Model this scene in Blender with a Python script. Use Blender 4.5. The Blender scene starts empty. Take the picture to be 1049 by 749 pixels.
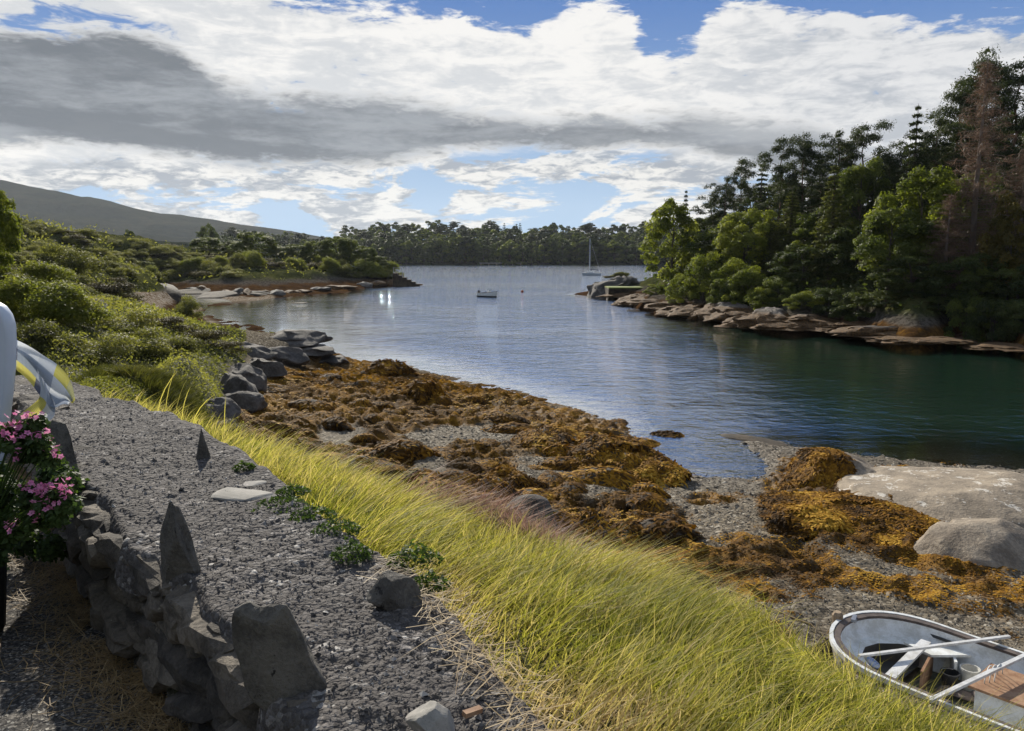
import bpy, bmesh, math, random
import numpy as np
from mathutils import Vector, Matrix, Euler

random.seed(7)
rng = np.random.default_rng(11)
scene = bpy.context.scene
col = scene.collection
PI = math.pi

# ------------------------------------------------------------------ camera
CAM_H = 6.0
F, CX, CY = 808.0, 524.5, 374.5
PITCH = math.atan((CY - 261.0) / F)
cam_d = bpy.data.cameras.new('camera')
cam = bpy.data.objects.new('camera', cam_d); col.objects.link(cam)
cam.location = (0, 0, CAM_H)
cam.rotation_euler = (PI / 2 - PITCH, 0, 0)
cam_d.sensor_width = 36.0
cam_d.lens = 36.0 * F / 1049.0
cam_d.clip_start = 0.05
cam_d.clip_end = 9000
scene.camera = cam
_fw = np.array([0, math.cos(PITCH), -math.sin(PITCH)])
_up = np.array([0, math.sin(PITCH), math.cos(PITCH)])

def P(px, py, z):
    """point of the place seen at photo pixel (px, py) on height z"""
    d = _fw * F + np.array([px - CX, 0, 0]) + _up * (CY - py)
    t = (z - CAM_H) / d[2]
    return Vector((d[0] * t, d[1] * t, z))

def PD(px, py, Y):
    """point seen at photo pixel (px, py) at forward distance Y"""
    d = _fw * F + np.array([px - CX, 0, 0]) + _up * (CY - py)
    t = Y / d[1]
    return Vector((d[0] * t, Y, CAM_H + d[2] * t))

def to_px(x, y, z):
    zz = z - CAM_H
    dep = y * _fw[1] + zz * _fw[2]
    dep = np.where(dep < 0.05, 0.05, dep)
    u = y * _up[1] + zz * _up[2]
    return CX + F * x / dep, CY - F * u / dep

# ------------------------------------------------------------------ light
SUN_AZ, SUN_EL = math.radians(-19.0), math.radians(28.0)
SUN_STRENGTH, SKY_STRENGTH = 5.0, 0.1
scene.view_settings.view_transform = 'Standard'
scene.view_settings.look = 'None'
scene.view_settings.exposure = 0.45
scene.view_settings.gamma = 1.0
scene.cycles.use_denoising = True
scene.cycles.max_bounces = 6
scene.cycles.diffuse_bounces = 2
scene.cycles.glossy_bounces = 2
scene.cycles.transmission_bounces = 3
scene.cycles.transparent_max_bounces = 6
scene.cycles.volume_bounces = 0
scene.cycles.sample_clamp_indirect = 4.0
tosun = Vector((math.sin(SUN_AZ) * math.cos(SUN_EL), math.cos(SUN_AZ) * math.cos(SUN_EL), math.sin(SUN_EL)))
sun_d = bpy.data.lights.new('sun', 'SUN'); sun_d.energy = SUN_STRENGTH
sun_d.angle = math.radians(0.5); sun_d.color = (1.0, 0.93, 0.80)
sun = bpy.data.objects.new('sun', sun_d); col.objects.link(sun)
sun.rotation_euler = tosun.to_track_quat('Z', 'Y').to_euler()


class NT:
    """terse node-tree writer"""
    def __init__(self, tree):
        self.t = tree; self.n = tree.nodes; self.l = tree.links
    def new(self, kind, **kw):
        nd = self.n.new(kind)
        for k, v in kw.items(): setattr(nd, k, v)
        return nd
    def put(self, sock, v):
        if v is None: return
        if isinstance(v, bpy.types.NodeSocket): self.l.new(v, sock)
        elif isinstance(v, (tuple, list)) and len(v) == 3 and sock.type == 'RGBA': sock.default_value = (*v, 1)
        else: sock.default_value = v
    def m(self, op, a, b=None, c=None, clamp=False):
        nd = self.new('ShaderNodeMath', operation=op); nd.use_clamp = clamp
        self.put(nd.inputs[0], a); self.put(nd.inputs[1], b)
        if c is not None: self.put(nd.inputs[2], c)
        return nd.outputs[0]
    def ss(self, x, lo, hi, a=0.0, b=1.0):
        nd = self.new('ShaderNodeMapRange', interpolation_type='SMOOTHSTEP')
        self.put(nd.inputs[0], x); self.put(nd.inputs[1], lo); self.put(nd.inputs[2], hi)
        self.put(nd.inputs[3], a); self.put(nd.inputs[4], b)
        return nd.outputs[0]
    def lin(self, x, lo, hi, a=0.0, b=1.0):
        nd = self.new('ShaderNodeMapRange')
        self.put(nd.inputs[0], x); self.put(nd.inputs[1], lo); self.put(nd.inputs[2], hi)
        self.put(nd.inputs[3], a); self.put(nd.inputs[4], b)
        return nd.outputs[0]
    def mix(self, f, a, b, mode='MIX'):
        nd = self.new('ShaderNodeMix', data_type='RGBA', blend_type=mode)
        self.put(nd.inputs[0], f); self.put(nd.inputs[6], a); self.put(nd.inputs[7], b)
        return nd.outputs[2]
    def noise(self, vec, scale, detail=4.0, rough=0.55, dist=0.0, out=0):
        nd = self.new('ShaderNodeTexNoise')
        self.put(nd.inputs['Vector'], vec); nd.inputs['Scale'].default_value = scale
        nd.inputs['Detail'].default_value = detail; nd.inputs['Roughness'].default_value = rough
        nd.inputs['Distortion'].default_value = dist
        return nd.outputs[out]
    def vor(self, vec, scale, out='Distance', feature='F1', rand=1.0):
        nd = self.new('ShaderNodeTexVoronoi', feature=feature)
        self.put(nd.inputs['Vector'], vec); nd.inputs['Scale'].default_value = scale
        nd.inputs['Randomness'].default_value = rand
        return nd.outputs[out]
    def vmul(self, v, k):
        nd = self.new('ShaderNodeVectorMath', operation='MULTIPLY')
        self.put(nd.inputs[0], v); nd.inputs[1].default_value = k
        return nd.outputs[0]
    def ramp(self, f, stops):
        nd = self.new('ShaderNodeValToRGB'); cr = nd.color_ramp
        while len(cr.elements) < len(stops): cr.elements.new(0.5)
        for e, (p, c) in zip(cr.elements, stops):
            e.position = p; e.color = (*c, 1)
        self.put(nd.inputs[0], f)
        return nd.outputs[0]
    def attr(self, name, out='Fac'):
        return self.new('ShaderNodeAttribute', attribute_name=name).outputs[out]
    def curve(self, x, pts):
        nd = self.new('ShaderNodeFloatCurve')
        c = nd.mapping.curves[0]
        while len(c.points) < len(pts): c.points.new(0.5, 0.5)
        for p, (a, b) in zip(c.points, pts): p.location = (a, b); p.handle_type = 'AUTO_CLAMPED'
        nd.mapping.extend = 'HORIZONTAL'
        nd.mapping.update()
        self.put(nd.inputs[1], x)
        return nd.outputs[0]
    def bump(self, h, strength=0.5, dist=0.02, normal=None):
        nd = self.new('ShaderNodeBump'); nd.inputs['Strength'].default_value = strength
        nd.inputs['Distance'].default_value = dist
        self.put(nd.inputs['Height'], h)
        if normal is not None: self.put(nd.inputs['Normal'], normal)
        return nd.outputs[0]

# ------------------------------------------------------------------ sky
world = bpy.data.worlds.new('World'); scene.world = world
world.use_nodes = True
w = NT(world.node_tree); w.n.clear()
sky = w.new('ShaderNodeTexSky', sky_type='NISHITA')
sky.sun_disc = False; sky.sun_elevation = SUN_EL; sky.sun_rotation = SUN_AZ
sky.air_density = 1.0; sky.dust_density = 0.5; sky.ozone_density = 1.5
tc = w.new('ShaderNodeTexCoord').outputs['Generated']
sep = w.new('ShaderNodeSeparateXYZ'); w.put(sep.inputs[0], tc)
dx, dy, dz = sep.outputs
AZ = w.m('ARCTAN2', dx, dy)
EL = w.m('ARCSINE', dz)
def ang(px, py):
    d = PD(px, py, 100.0) - Vector((0, 0, CAM_H)); d.normalize()
    return math.atan2(d.x, d.y), math.asin(d.z)
A0, A1, E1 = -0.85, 0.85, 0.6
def edge(pts):
    q = []
    for px, py in pts:
        a, e = ang(px, py); q.append(((a - A0) / (A1 - A0), e / E1))
    return q
an = w.lin(AZ, A0, A1)
def C(pts): return w.m('MULTIPLY', w.curve(an, edge(pts)), E1)
st = w.vmul(tc, (1, 1, 2.6))
st2 = w.vmul(tc, (1, 1, 3.6))
nA = w.m('SUBTRACT', w.noise(st, 5.0, 7, 0.58, 0.4), 0.5)
nB = w.m('SUBTRACT', w.noise(st2, 16.0, 6, 0.6, 0.6), 0.5)
nC = w.m('SUBTRACT', w.noise(w.vmul(tc, (1, 1, 7)), 4.0, 6, 0.55, 0.3), 0.5)
nD = w.m('SUBTRACT', w.noise(st2, 45.0, 5, 0.62, 0.5), 0.5)
nmix = w.m('ADD', w.m('ADD', nA, w.m('MULTIPLY', nB, 0.6)), w.m('MULTIPLY', nD, 0.35))
# white deck: its upper edge against the blue
top_w = C([(-400, -60), (0, -70), (250, -40), (300, -12), (400, 12), (470, 26), (540, 34), (600, 12), (640, 22), (668, 58), (705, 52), (730, 14), (770, 0), (800, 10), (870, 20), (960, 28), (1049, 22), (1300, -20)])
bot_w = C([(-400, 190), (0, 178), (200, 172), (420, 165), (560, 150), (640, 152), (720, 172), (800, 185), (1049, 210), (1300, 215)])
mw = w.m('MULTIPLY', w.ss(w.m('ADD', w.m('SUBTRACT', top_w, EL), w.m('MULTIPLY', nmix, 0.13)), -0.006, 0.014),
         w.ss(w.m('ADD', w.m('SUBTRACT', EL, bot_w), w.m('MULTIPLY', nmix, 0.05)), -0.012, 0.012))
# small holes of blue in the white deck
hole = w.ss(w.m('ADD', w.m('MULTIPLY', nA, 1.0), w.m('MULTIPLY', nB, 0.7)), -0.27, -0.17)
mw = w.m('MULTIPLY', mw, hole)
# dark stratus bank
top_d = C([(-400, 0), (0, 22), (110, 18), (170, 36), (200, 62), (235, 84), (300, 88), (400, 98), (480, 112), (560, 122), (640, 122), (700, 118), (760, 128), (850, 136), (900, 160), (1049, 190), (1300, 200)])
bot_d = C([(-400, 150), (0, 147), (120, 158), (260, 172), (340, 172), (420, 162), (500, 152), (640, 150), (760, 170), (850, 190), (900, 195), (1049, 200), (1300, 210)])
str_d = w.curve(an, [(0.0, 1.0), (0.46, 0.98), (0.58, 0.95), (0.66, 0.85), (0.74, 0.80), (0.80, 0.40), (0.88, 0.0), (1.0, 0.0)])
md = w.m('MULTIPLY', w.ss(w.m('ADD', w.m('SUBTRACT', top_d, EL), w.m('MULTIPLY', nmix, 0.085)), -0.008, 0.018),
         w.ss(w.m('ADD', w.m('SUBTRACT', EL, bot_d), w.m('MULTIPLY', nmix, 0.060)), -0.004, 0.012))
md = w.m('MULTIPLY', md, str_d)
# low cumulus near the horizon
low_n = w.m('ADD', w.noise(w.vmul(tc, (1, 1, 3.4)), 8.0, 9, 0.62, 0.3), w.m('MULTIPLY', EL, 0.15))
low = w.m('MULTIPLY', w.ss(low_n, 0.475, 0.53), w.m('SUBTRACT', 1.0, w.ss(EL, 0.10, 0.20)))
# clouds for the rest of the dome
gen_n = w.noise(w.vmul(tc, (1, 1, 1.6)), 3.0, 7, 0.56, 0.4)
gen = w.m('MULTIPLY', w.ss(gen_n, 0.45, 0.58), w.m('MAXIMUM', w.ss(EL, 0.36, 0.5), w.ss(w.m('ABSOLUTE', AZ), 0.8, 1.1)))
WHITE, GREY, DARK = (6.9, 6.75, 6.5), (3.6, 3.75, 4.0), (0.95, 1.10, 1.30)
shade_w = w.ss(w.m('ADD', w.m('ADD', w.m('MULTIPLY', nA, 1.3), w.m('MULTIPLY', nB, 1.5)), w.m('MULTIPLY', nD, 0.6)), -0.26, 0.24)
right_grey = w.ss(AZ, 0.12, 0.45)
wcol = w.mix(shade_w, w.mix(right_grey, (5.0, 5.1, 5.2), (3.7, 3.9, 4.2)), w.mix(right_grey, WHITE, (5.9, 5.9, 5.9)))
lowsh = w.ss(w.m('ADD', w.m('ADD', w.m('MULTIPLY', nB, 1.8), w.m('MULTIPLY', nD, 1.6)), w.m('MULTIPLY', nA, 1.0)), -0.30, 0.22)
lcol = w.mix(lowsh, (2.7, 2.9, 3.2), (6.6, 6.4, 6.0))
dcol = w.mix(w.ss(w.m('ADD', w.m('MULTIPLY', nC, 2.6), w.m('MULTIPLY', nmix, 1.3)), -0.30, 0.40), DARK, (2.2, 2.4, 2.65))
c = sky.outputs[0]
cap = w.mix(w.ss(EL, 0.0, 0.34), (3.0, 4.3, 5.8), (0.6, 1.5, 3.8))
c = w.mix(1.0, c, cap, 'DARKEN')
c = w.mix(w.m('MULTIPLY', gen, 0.9), c, w.mix(w.ss(gen_n, 0.5, 0.68), (6.0, 6.0, 6.0), (3.6, 3.8, 4.1)))
c = w.mix(w.m('MULTIPLY', low, 0.95), c, lcol)
c = w.mix(w.m('MULTIPLY', mw, 0.97), c, wcol)
c = w.mix(w.m('MULTIPLY', md, 0.96), c, dcol)
bg = w.new('ShaderNodeBackground'); w.put(bg.inputs[0], c); bg.inputs[1].default_value = SKY_STRENGTH
wo = w.new('ShaderNodeOutputWorld'); w.l.new(bg.outputs[0], wo.inputs[0])
try:
    world.cycles.sampling_method = 'MANUAL'; world.cycles.sample_map_resolution = 512
except Exception: pass

# ------------------------------------------------------------------ helpers
def tag(o, label=None, cat=None, group=None, kind=None):
    if label: o['label'] = label
    if cat: o['category'] = cat
    if group: o['group'] = group
    if kind: o['kind'] = kind
    return o

def empty(name, loc=(0, 0, 0), rz=0.0):
    o = bpy.data.objects.new(name, None); col.objects.link(o)
    o.location = loc; o.rotation_euler = (0, 0, rz); o.empty_display_size = 0.2
    return o

def mk_mesh(name, V, Fc, mats=None, smooth=False, attrs=None, mat_idx=None):
    """V (n,3); Fc: array (m,k) or list of arrays"""
    me = bpy.data.meshes.new(name)
    V = np.asarray([tuple(v) for v in V] if isinstance(V, list) else V, dtype=np.float32)
    if isinstance(Fc, list) and len(Fc) and isinstance(Fc[0], tuple): Fc = [np.array([f for f in Fc if len(f) == k]) for k in (3, 4)]
    groups = [np.asarray(f, dtype=np.int32) for f in (Fc if isinstance(Fc, list) else [Fc]) if len(f)]
    me.vertices.add(len(V)); me.vertices.foreach_set('co', V.ravel())
    tot = sum(g.size for g in groups); nf = sum(len(g) for g in groups)
    me.loops.add(tot); me.polygons.add(nf)
    me.loops.foreach_set('vertex_index', np.concatenate([g.ravel() for g in groups]))
    sizes = np.concatenate([np.full(len(g), g.shape[1], dtype=np.int32) for g in groups])
    starts = np.concatenate([[0], np.cumsum(sizes)[:-1]]).astype(np.int32)
    me.polygons.foreach_set('loop_start', starts)
    me.polygons.foreach_set('use_smooth', np.full(nf, smooth, dtype=bool))
    for m_ in (mats or []): me.materials.append(m_)
    if mat_idx is not None: me.polygons.foreach_set('material_index', np.asarray(mat_idx, dtype=np.int32))
    for k, a in (attrs or {}).items():
        a = np.asarray(a, dtype=np.float32)
        at = me.attributes.new(k, 'FLOAT', 'POINT'); at.data.foreach_set('value', a)
    me.update(calc_edges=True)
    me.validate()
    return me

def put(name, me, parent=None, loc=None):
    o = bpy.data.objects.new(name, me); col.objects.link(o)
    if parent is not None: o.parent = parent
    if loc is not None: o.location = loc
    return o

class MB:
    def __init__(self): self.v = []; self.q = []; self.t = []; self.n = 0; self.tint = []
    def add(self, V, Q=None, T=None, tint=0.5):
        V = np.asarray(V, dtype=np.float32)
        if Q is not None and len(Q): self.q.append(np.asarray(Q) + self.n)
        if T is not None and len(T): self.t.append(np.asarray(T) + self.n)
        self.v.append(V); self.n += len(V)
        self.tint.append(np.full(len(V), tint, dtype=np.float32) if np.isscalar(tint) else np.asarray(tint, dtype=np.float32))
        return self
    def mesh(self, name, mat, smooth=False):
        fs = []
        if self.q: fs.append(np.concatenate(self.q))
        if self.t: fs.append(np.concatenate(self.t))
        return mk_mesh(name, np.concatenate(self.v), fs, [mat], smooth, {'tint': np.concatenate(self.tint)})

def tube_arr(pts, rad, n=6):
    pts = np.asarray(pts, dtype=float); k = len(pts)
    rad = np.full(k, rad) if np.isscalar(rad) else np.asarray(rad, dtype=float)
    V = []
    for i in range(k):
        d = pts[min(i + 1, k - 1)] - pts[max(i - 1, 0)]; d /= (np.linalg.norm(d) + 1e-9)
        a = np.cross(d, (0.31, 0.17, 0.93) if abs(d[2]) < 0.9 else (1, 0, 0)); a /= np.linalg.norm(a); b = np.cross(d, a)
        for j in range(n):
            t = 2 * PI * j / n
            V.append(pts[i] + rad[i] * (math.cos(t) * a + math.sin(t) * b))
    V += [pts[0], pts[-1]]
    Q = [(i * n + j, i * n + (j + 1) % n, (i + 1) * n + (j + 1) % n, (i + 1) * n + j) for i in range(k - 1) for j in range(n)]
    T = [(k * n, (j + 1) % n, j) for j in range(n)] + [(k * n + 1, (k - 1) * n + j, (k - 1) * n + (j + 1) % n) for j in range(n)]
    return np.array(V), Q, T

def box_arr(c, s, R=None):
    c = np.asarray(c, float); h = np.asarray(s, float) / 2
    V = np.array([(x, y, z) for x in (-1, 1) for y in (-1, 1) for z in (-1, 1)], float) * h
    if R is not None: V = V @ np.asarray(R).T
    Q = [(0, 1, 3, 2), (4, 6, 7, 5), (0, 4, 5, 1), (2, 3, 7, 6), (0, 2, 6, 4), (1, 5, 7, 3)]
    return V + c, Q

def hash2(ix, iy, iz, seed):
    h = (ix.astype(np.int64) * 374761393 + iy.astype(np.int64) * 668265263 + iz.astype(np.int64) * 2147483647 + seed * 1274126177) & 0xffffffff
    h = ((h ^ (h >> 13)) * 1274126177) & 0xffffffff
    h = ((h ^ (h >> 16)) * 2246822519) & 0xffffffff
    return ((h ^ (h >> 15)) & 0xffffff) / float(0xffffff)

def vnoise(x, y, z=None, seed=0):
    """value noise 0..1"""
    x = np.asarray(x, float); y = np.asarray(y, float)
    ix, iy = np.floor(x), np.floor(y); fx, fy = x - ix, y - iy
    fx = fx * fx * (3 - 2 * fx); fy = fy * fy * (3 - 2 * fy)
    if z is None:
        zz = np.zeros_like(ix)
        a = hash2(ix, iy, zz, seed); b = hash2(ix + 1, iy, zz, seed); c_ = hash2(ix, iy + 1, zz, seed); d = hash2(ix + 1, iy + 1, zz, seed)
        return (a * (1 - fx) + b * fx) * (1 - fy) + (c_ * (1 - fx) + d * fx) * fy
    z = np.asarray(z, float); iz = np.floor(z); fz = z - iz; fz = fz * fz * (3 - 2 * fz)
    r = []
    for k in (0, 1):
        a = hash2(ix, iy, iz + k, seed); b = hash2(ix + 1, iy, iz + k, seed); c_ = hash2(ix, iy + 1, iz + k, seed); d = hash2(ix + 1, iy + 1, iz + k, seed)
        r.append((a * (1 - fx) + b * fx) * (1 - fy) + (c_ * (1 - fx) + d * fx) * fy)
    return r[0] * (1 - fz) + r[1] * fz

def fbm(x, y, z=None, oct=4, seed=0, gain=0.5):
    s = 0; a = 1; t = 0
    for k in range(oct):
        f = 2.03 ** k
        s = s + a * (vnoise(x * f + 13.7 * k, y * f + 7.1 * k, None if z is None else z * f, seed + k) - 0.5); t += a; a *= gain
    return s / t * 2      # about -1..1

def inpoly(px, py, poly):
    px = np.asarray(px); py = np.asarray(py); r = np.zeros(px.shape, bool); n = len(poly)
    for i in range(n):
        x1, y1 = poly[i]; x2, y2 = poly[(i + 1) % n]
        if y1 == y2: continue
        c_ = (py < y1) != (py < y2)
        r ^= c_ & (px < (x2 - x1) * (py - y1) / (y2 - y1) + x1)
    return r

def sdpoly(px, py, poly):
    """signed distance (positive inside) to polygon in the poly's units"""
    px = np.asarray(px, float); py = np.asarray(py, float); best = np.full(px.shape, 1e9); n = len(poly)
    for i in range(n):
        x1, y1 = poly[i]; x2, y2 = poly[(i + 1) % n]
        ex, ey = x2 - x1, y2 - y1
        t = np.clip(((px - x1) * ex + (py - y1) * ey) / (ex * ex + ey * ey + 1e-9), 0, 1)
        best = np.minimum(best, np.hypot(px - x1 - t * ex, py - y1 - t * ey))
    return np.where(inpoly(px, py, poly), best, -best)

def sstep(x, a, b):
    t = np.clip((x - a) / (b - a), 0, 1); return t * t * (3 - 2 * t)

# ------------------------------------------------------------------ materials
def mat(name):
    m_ = bpy.data.materials.new(name); m_.use_nodes = True
    t = NT(m_.node_tree); t.n.clear()
    out = t.new('ShaderNodeOutputMaterial')
    return m_, t, out

def principled(t, out, color, rough=0.8, spec=0.3, normal=None, metal=0.0):
    b = t.new('ShaderNodeBsdfPrincipled')
    t.put(b.inputs['Base Color'], color); t.put(b.inputs['Roughness'], rough)
    t.put(b.inputs['Specular IOR Level'], spec); t.put(b.inputs['Metallic'], metal)
    if normal is not None: t.put(b.inputs['Normal'], normal)
    t.l.new(b.outputs[0], out.inputs[0])
    return b

def wpos(t): return t.new('ShaderNodeNewGeometry').outputs['Position']
def opos(t): return t.new('ShaderNodeTexCoord').outputs['Object']

def leaf_mat(name, stops, transl=0.45, tcol=(1.15, 1.2, 0.55), rough=0.6, spread=0.35, spec=0.25):
    """foliage: colour runs over stops with the leaf's own tint and the plant's own random"""
    m_, t, out = mat(name)
    r = t.new('ShaderNodeObjectInfo').outputs['Random']
    f = t.m('ADD', t.attr('tint'), t.m('MULTIPLY', t.m('SUBTRACT', r, 0.5), spread), clamp=True)
    c_ = t.ramp(f, stops)
    b = t.new('ShaderNodeBsdfPrincipled'); t.put(b.inputs['Base Color'], c_); b.inputs['Roughness'].default_value = rough
    b.inputs['Specular IOR Level'].default_value = spec
    tr = t.new('ShaderNodeBsdfTranslucent'); t.put(tr.inputs[0], t.mix(1.0, c_, tcol, 'MULTIPLY'))
    mx = t.new('ShaderNodeMixShader'); mx.inputs[0].default_value = transl
    t.l.new(b.outputs[0], mx.inputs[1]); t.l.new(tr.outputs[0], mx.inputs[2]); t.l.new(mx.outputs[0], out.inputs[0])
    return m_

M = {}
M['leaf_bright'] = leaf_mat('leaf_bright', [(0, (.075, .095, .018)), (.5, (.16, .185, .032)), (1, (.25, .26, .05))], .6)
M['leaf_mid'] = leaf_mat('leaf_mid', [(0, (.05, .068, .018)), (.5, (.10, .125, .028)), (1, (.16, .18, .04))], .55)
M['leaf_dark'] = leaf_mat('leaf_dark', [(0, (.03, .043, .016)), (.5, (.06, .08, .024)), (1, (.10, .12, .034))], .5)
M['leaf_oak'] = leaf_mat('leaf_oak', [(0, (.06, .055, .012)), (.5, (.11, .09, .018)), (1, (.16, .12, .02))], .45, (1.1, 1.0, .5))
M['needle'] = leaf_mat('needle', [(0, (.020, .030, .014)), (.5, (.040, .053, .020)), (1, (.068, .082, .03))], .36)
M['needle_spruce'] = leaf_mat('needle_spruce', [(0, (.034, .045, .02)), (.5, (.068, .08, .03)), (1, (.12, .125, .044))], .45)
M['scrub'] = leaf_mat('scrub', [(0, (.07, .07, .026)), (.4, (.135, .14, .042)), (.75, (.21, .205, .06)), (1, (.28, .26, .09))], .58, spread=.6)
M['bush_leaf'] = leaf_mat('bush_leaf', [(0, (.08, .095, .02)), (.5, (.16, .18, .035)), (1, (.25, .25, .06))], .6, spread=.3)
M['heath'] = leaf_mat('heath', [(0, (.036, .032, .02)), (.5, (.075, .068, .03)), (1, (.13, .12, .042))], .42, (1.1, 1.05, .7), spread=.5)
M['twig'] = leaf_mat('twig', [(0, (.07, .042, .028)), (.5, (.14, .088, .058)), (1, (.23, .15, .10))], .3, (1, 1, 1))
M['pot_leaf'] = leaf_mat('pot_leaf', [(0, (.03, .05, .015)), (.5, (.06, .10, .025)), (1, (.10, .15, .04))], .4)
M['petal'] = leaf_mat('petal', [(0, (.55, .12, .30)), (.5, (.70, .22, .44)), (1, (.80, .36, .56))], .35, (1.05, 1, 1))
M['grass'] = leaf_mat('grass', [(0, (.10, .11, .022)), (.3, (.25, .265, .04)), (.6, (.40, .37, .07)), (.82, (.52, .43, .15)), (1, (.60, .47, .27))], .6, (1.1, 1.12, .8), spread=0)
M['grass_shelf'] = leaf_mat('grass_shelf', [(0, (.045, .05, .014)), (.5, (.085, .088, .024)), (1, (.15, .13, .05))], .4, spread=0)
M['grass_pink'] = leaf_mat('grass_pink', [(0, (.22, .13, .10)), (.5, (.30, .19, .15)), (1, (.40, .29, .21))], .4, (1.05, 1, 1), spread=0)
M['straw'] = leaf_mat('straw', [(0, (.20, .13, .06)), (.5, (.36, .26, .13)), (1, (.50, .38, .21))], .25, (1.1, 1.05, .8), spread=0)
M['weed'] = leaf_mat('weed', [(0, (.024, .014, .006)), (.30, (.085, .042, .010)), (.6, (.215, .102, .013)), (.85, (.36, .185, .019)), (1, (.48, .28, .04))], .12, (1.1, 1, .6), rough=.7, spread=0, spec=.05)
M['litter'] = leaf_mat('litter', [(0, (.09, .055, .022)), (.5, (.22, .15, .07)), (1, (.40, .33, .21))], .1, (1, 1, 1), spread=0)

def bark(name, a, b, sc=6.0):
    m_, t, out = mat(name); p = opos(t)
    n = t.noise(t.vmul(p, (1, 1, .25)), sc, 5)
    principled(t, out, t.mix(n, a, b), .9, .2, t.bump(n, .8, .05)); return m_
M['bark'] = bark('bark', (.035, .028, .022), (.12, .10, .08))
M['bark_pine'] = bark('bark_pine', (.05, .034, .024), (.17, .11, .075))
M['bark_dead'] = bark('bark_dead', (.09, .068, .052), (.22, .18, .15))

def rock_mat(name, a, b, pale=None, pale_amt=.0, scale=3.0, weed_line=None, bump=.6, bdist=.03):
    """grey rock, lichen spots, a skirt of rockweed colour below weed_line (height over the sea)"""
    m_, t, out = mat(name); p = wpos(t)
    n1 = t.noise(p, scale, 6, .6); n2 = t.noise(p, scale * 9, 4, .6); n3 = t.noise(p, scale * 40, 2, .6)
    c_ = t.mix(t.ss(t.m('ADD', n1, t.m('MULTIPLY', t.m('SUBTRACT', n2, .5), .5)), .3, .7), a, b)
    c_ = t.mix(t.ss(n3, .55, .75, 0, .5), c_, tuple(x * .45 for x in a))
    if pale: c_ = t.mix(t.ss(t.m('ADD', t.noise(t.vmul(p, (1.3, .8, 1)), scale * 1.2, 6, .68), t.m('MULTIPLY', t.m('SUBTRACT', n2, .5), .35)), .66 - pale_amt, .70 - pale_amt), c_, pale)
    if name == 'wall_stone':
        rnd = t.new('ShaderNodeObjectInfo').outputs['Random']
        c_ = t.mix(1.0, c_, t.ramp(rnd, [(0, (.62, .60, .60)), (.5, (1.0, .95, .88)), (1, (1.5, 1.42, 1.3))]), 'MULTIPLY')
    h = t.m('ADD', n1, t.m('ADD', t.m('MULTIPLY', n2, .35), t.m('MULTIPLY', n3, .12)))
    if weed_line is not None:
        s = t.new('ShaderNodeSeparateXYZ'); t.put(s.inputs[0], p)
        k = t.ss(t.m('ADD', s.outputs[2], t.m('MULTIPLY', t.m('SUBTRACT', n1, .5), .9)), weed_line, weed_line - .25)
        wn = t.noise(t.vmul(p, (1, 1, .3)), 7, 4, .7)
        wc = t.ramp(wn, [(.3, (.022, .013, .007)), (.5, (.085, .047, .018)), (.72, (.19, .10, .032))])
        c_ = t.mix(k, c_, wc)
    principled(t, out, c_, .85, .3, t.bump(h, bump, bdist)); return m_
M['wall_stone'] = rock_mat('wall_stone', (.055, .05, .045), (.15, .134, .115), (.26, .24, .21), -.01, 7.0, None, 1.0, .03)
M['cope_stone'] = rock_mat('cope_stone', (.07, .064, .056), (.155, .142, .122), (.022, .02, .018), .03, 9.0, None, 1.0, .025)
M['slate'] = rock_mat('slate', (.20, .19, .17), (.32, .30, .27), (.42, .36, .34), .02, 6.0, None, .4, .006)
M['boulder'] = rock_mat('boulder', (.15, .12, .09), (.33, .275, .21), (.46, .40, .31), -.02, 1.8, None, 1.0, .07)
M['boulder_lichen'] = rock_mat('boulder_lichen', (.19, .155, .115), (.33, .27, .20), (.52, .48, .42), .085, 2.0, None, 1.0, .07)
M['shore_rock'] = rock_mat('shore_rock', (.05, .045, .04), (.125, .112, .10), (.24, .22, .19), .0, 1.4, None, 1.0, .09)
M['cliff_rock'] = rock_mat('cliff_rock', (.07, .06, .05), (.15, .13, .112), (.26, .24, .21), -.02, .7, 1.6, .9, .14)
M['ledge_dark'] = rock_mat('ledge_dark', (.035, .029, .024), (.085, .07, .058), (.20, .18, .155), -.03, .7, 1.3, .9, .12)
M['wet_rock'] = rock_mat('wet_rock', (.025, .019, .013), (.07, .05, .03), None, 0, 2.0, None, .8, .05)

def plain(name, c1, rough=.5, c2=None, sc=8.0, spec=.4, metal=0.0, bump=.15):
    m_, t, out = mat(name); p = opos(t)
    n = t.noise(p, sc, 5, .65); n2 = t.noise(p, sc * 7, 3, .6)
    c_ = t.mix(t.ss(t.m('ADD', t.m('MULTIPLY', n, .75), t.m('MULTIPLY', n2, .25)), .38, .62), c1, c2 or tuple(x * .75 for x in c1))
    principled(t, out, c_, t.lin(n2, .3, .7, rough * .85, min(1, rough * 1.15)), spec, t.bump(n2, bump, .004), metal); return m_
M['white_paint'] = plain('white_paint', (.76, .78, .79), .5, (.56, .56, .53), 6)
M['grey_white'] = plain('grey_white', (.62, .62, .60), .6, (.30, .28, .24), 4)
M['rail_brown'] = plain('rail_brown', (.07, .055, .05), .7, (.13, .10, .085), 9)
M['board_wood'] = plain('board_wood', (.24, .125, .065), .7, (.36, .22, .13), 11)
M['dark_inner'] = plain('dark_inner', (.035, .04, .045), .6, (.06, .06, .055), 6)
M['bilge'] = plain('bilge', (.07, .085, .075), .35, (.16, .16, .13), 5)
M['black_plastic'] = plain('black_plastic', (.03, .03, .032), .5)
M['bucket_white'] = plain('bucket_white', (.66, .65, .60), .5)
M['blue_plastic'] = plain('blue_plastic', (.05, .16, .48), .4, (.55, .6, .7), 14)
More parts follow.
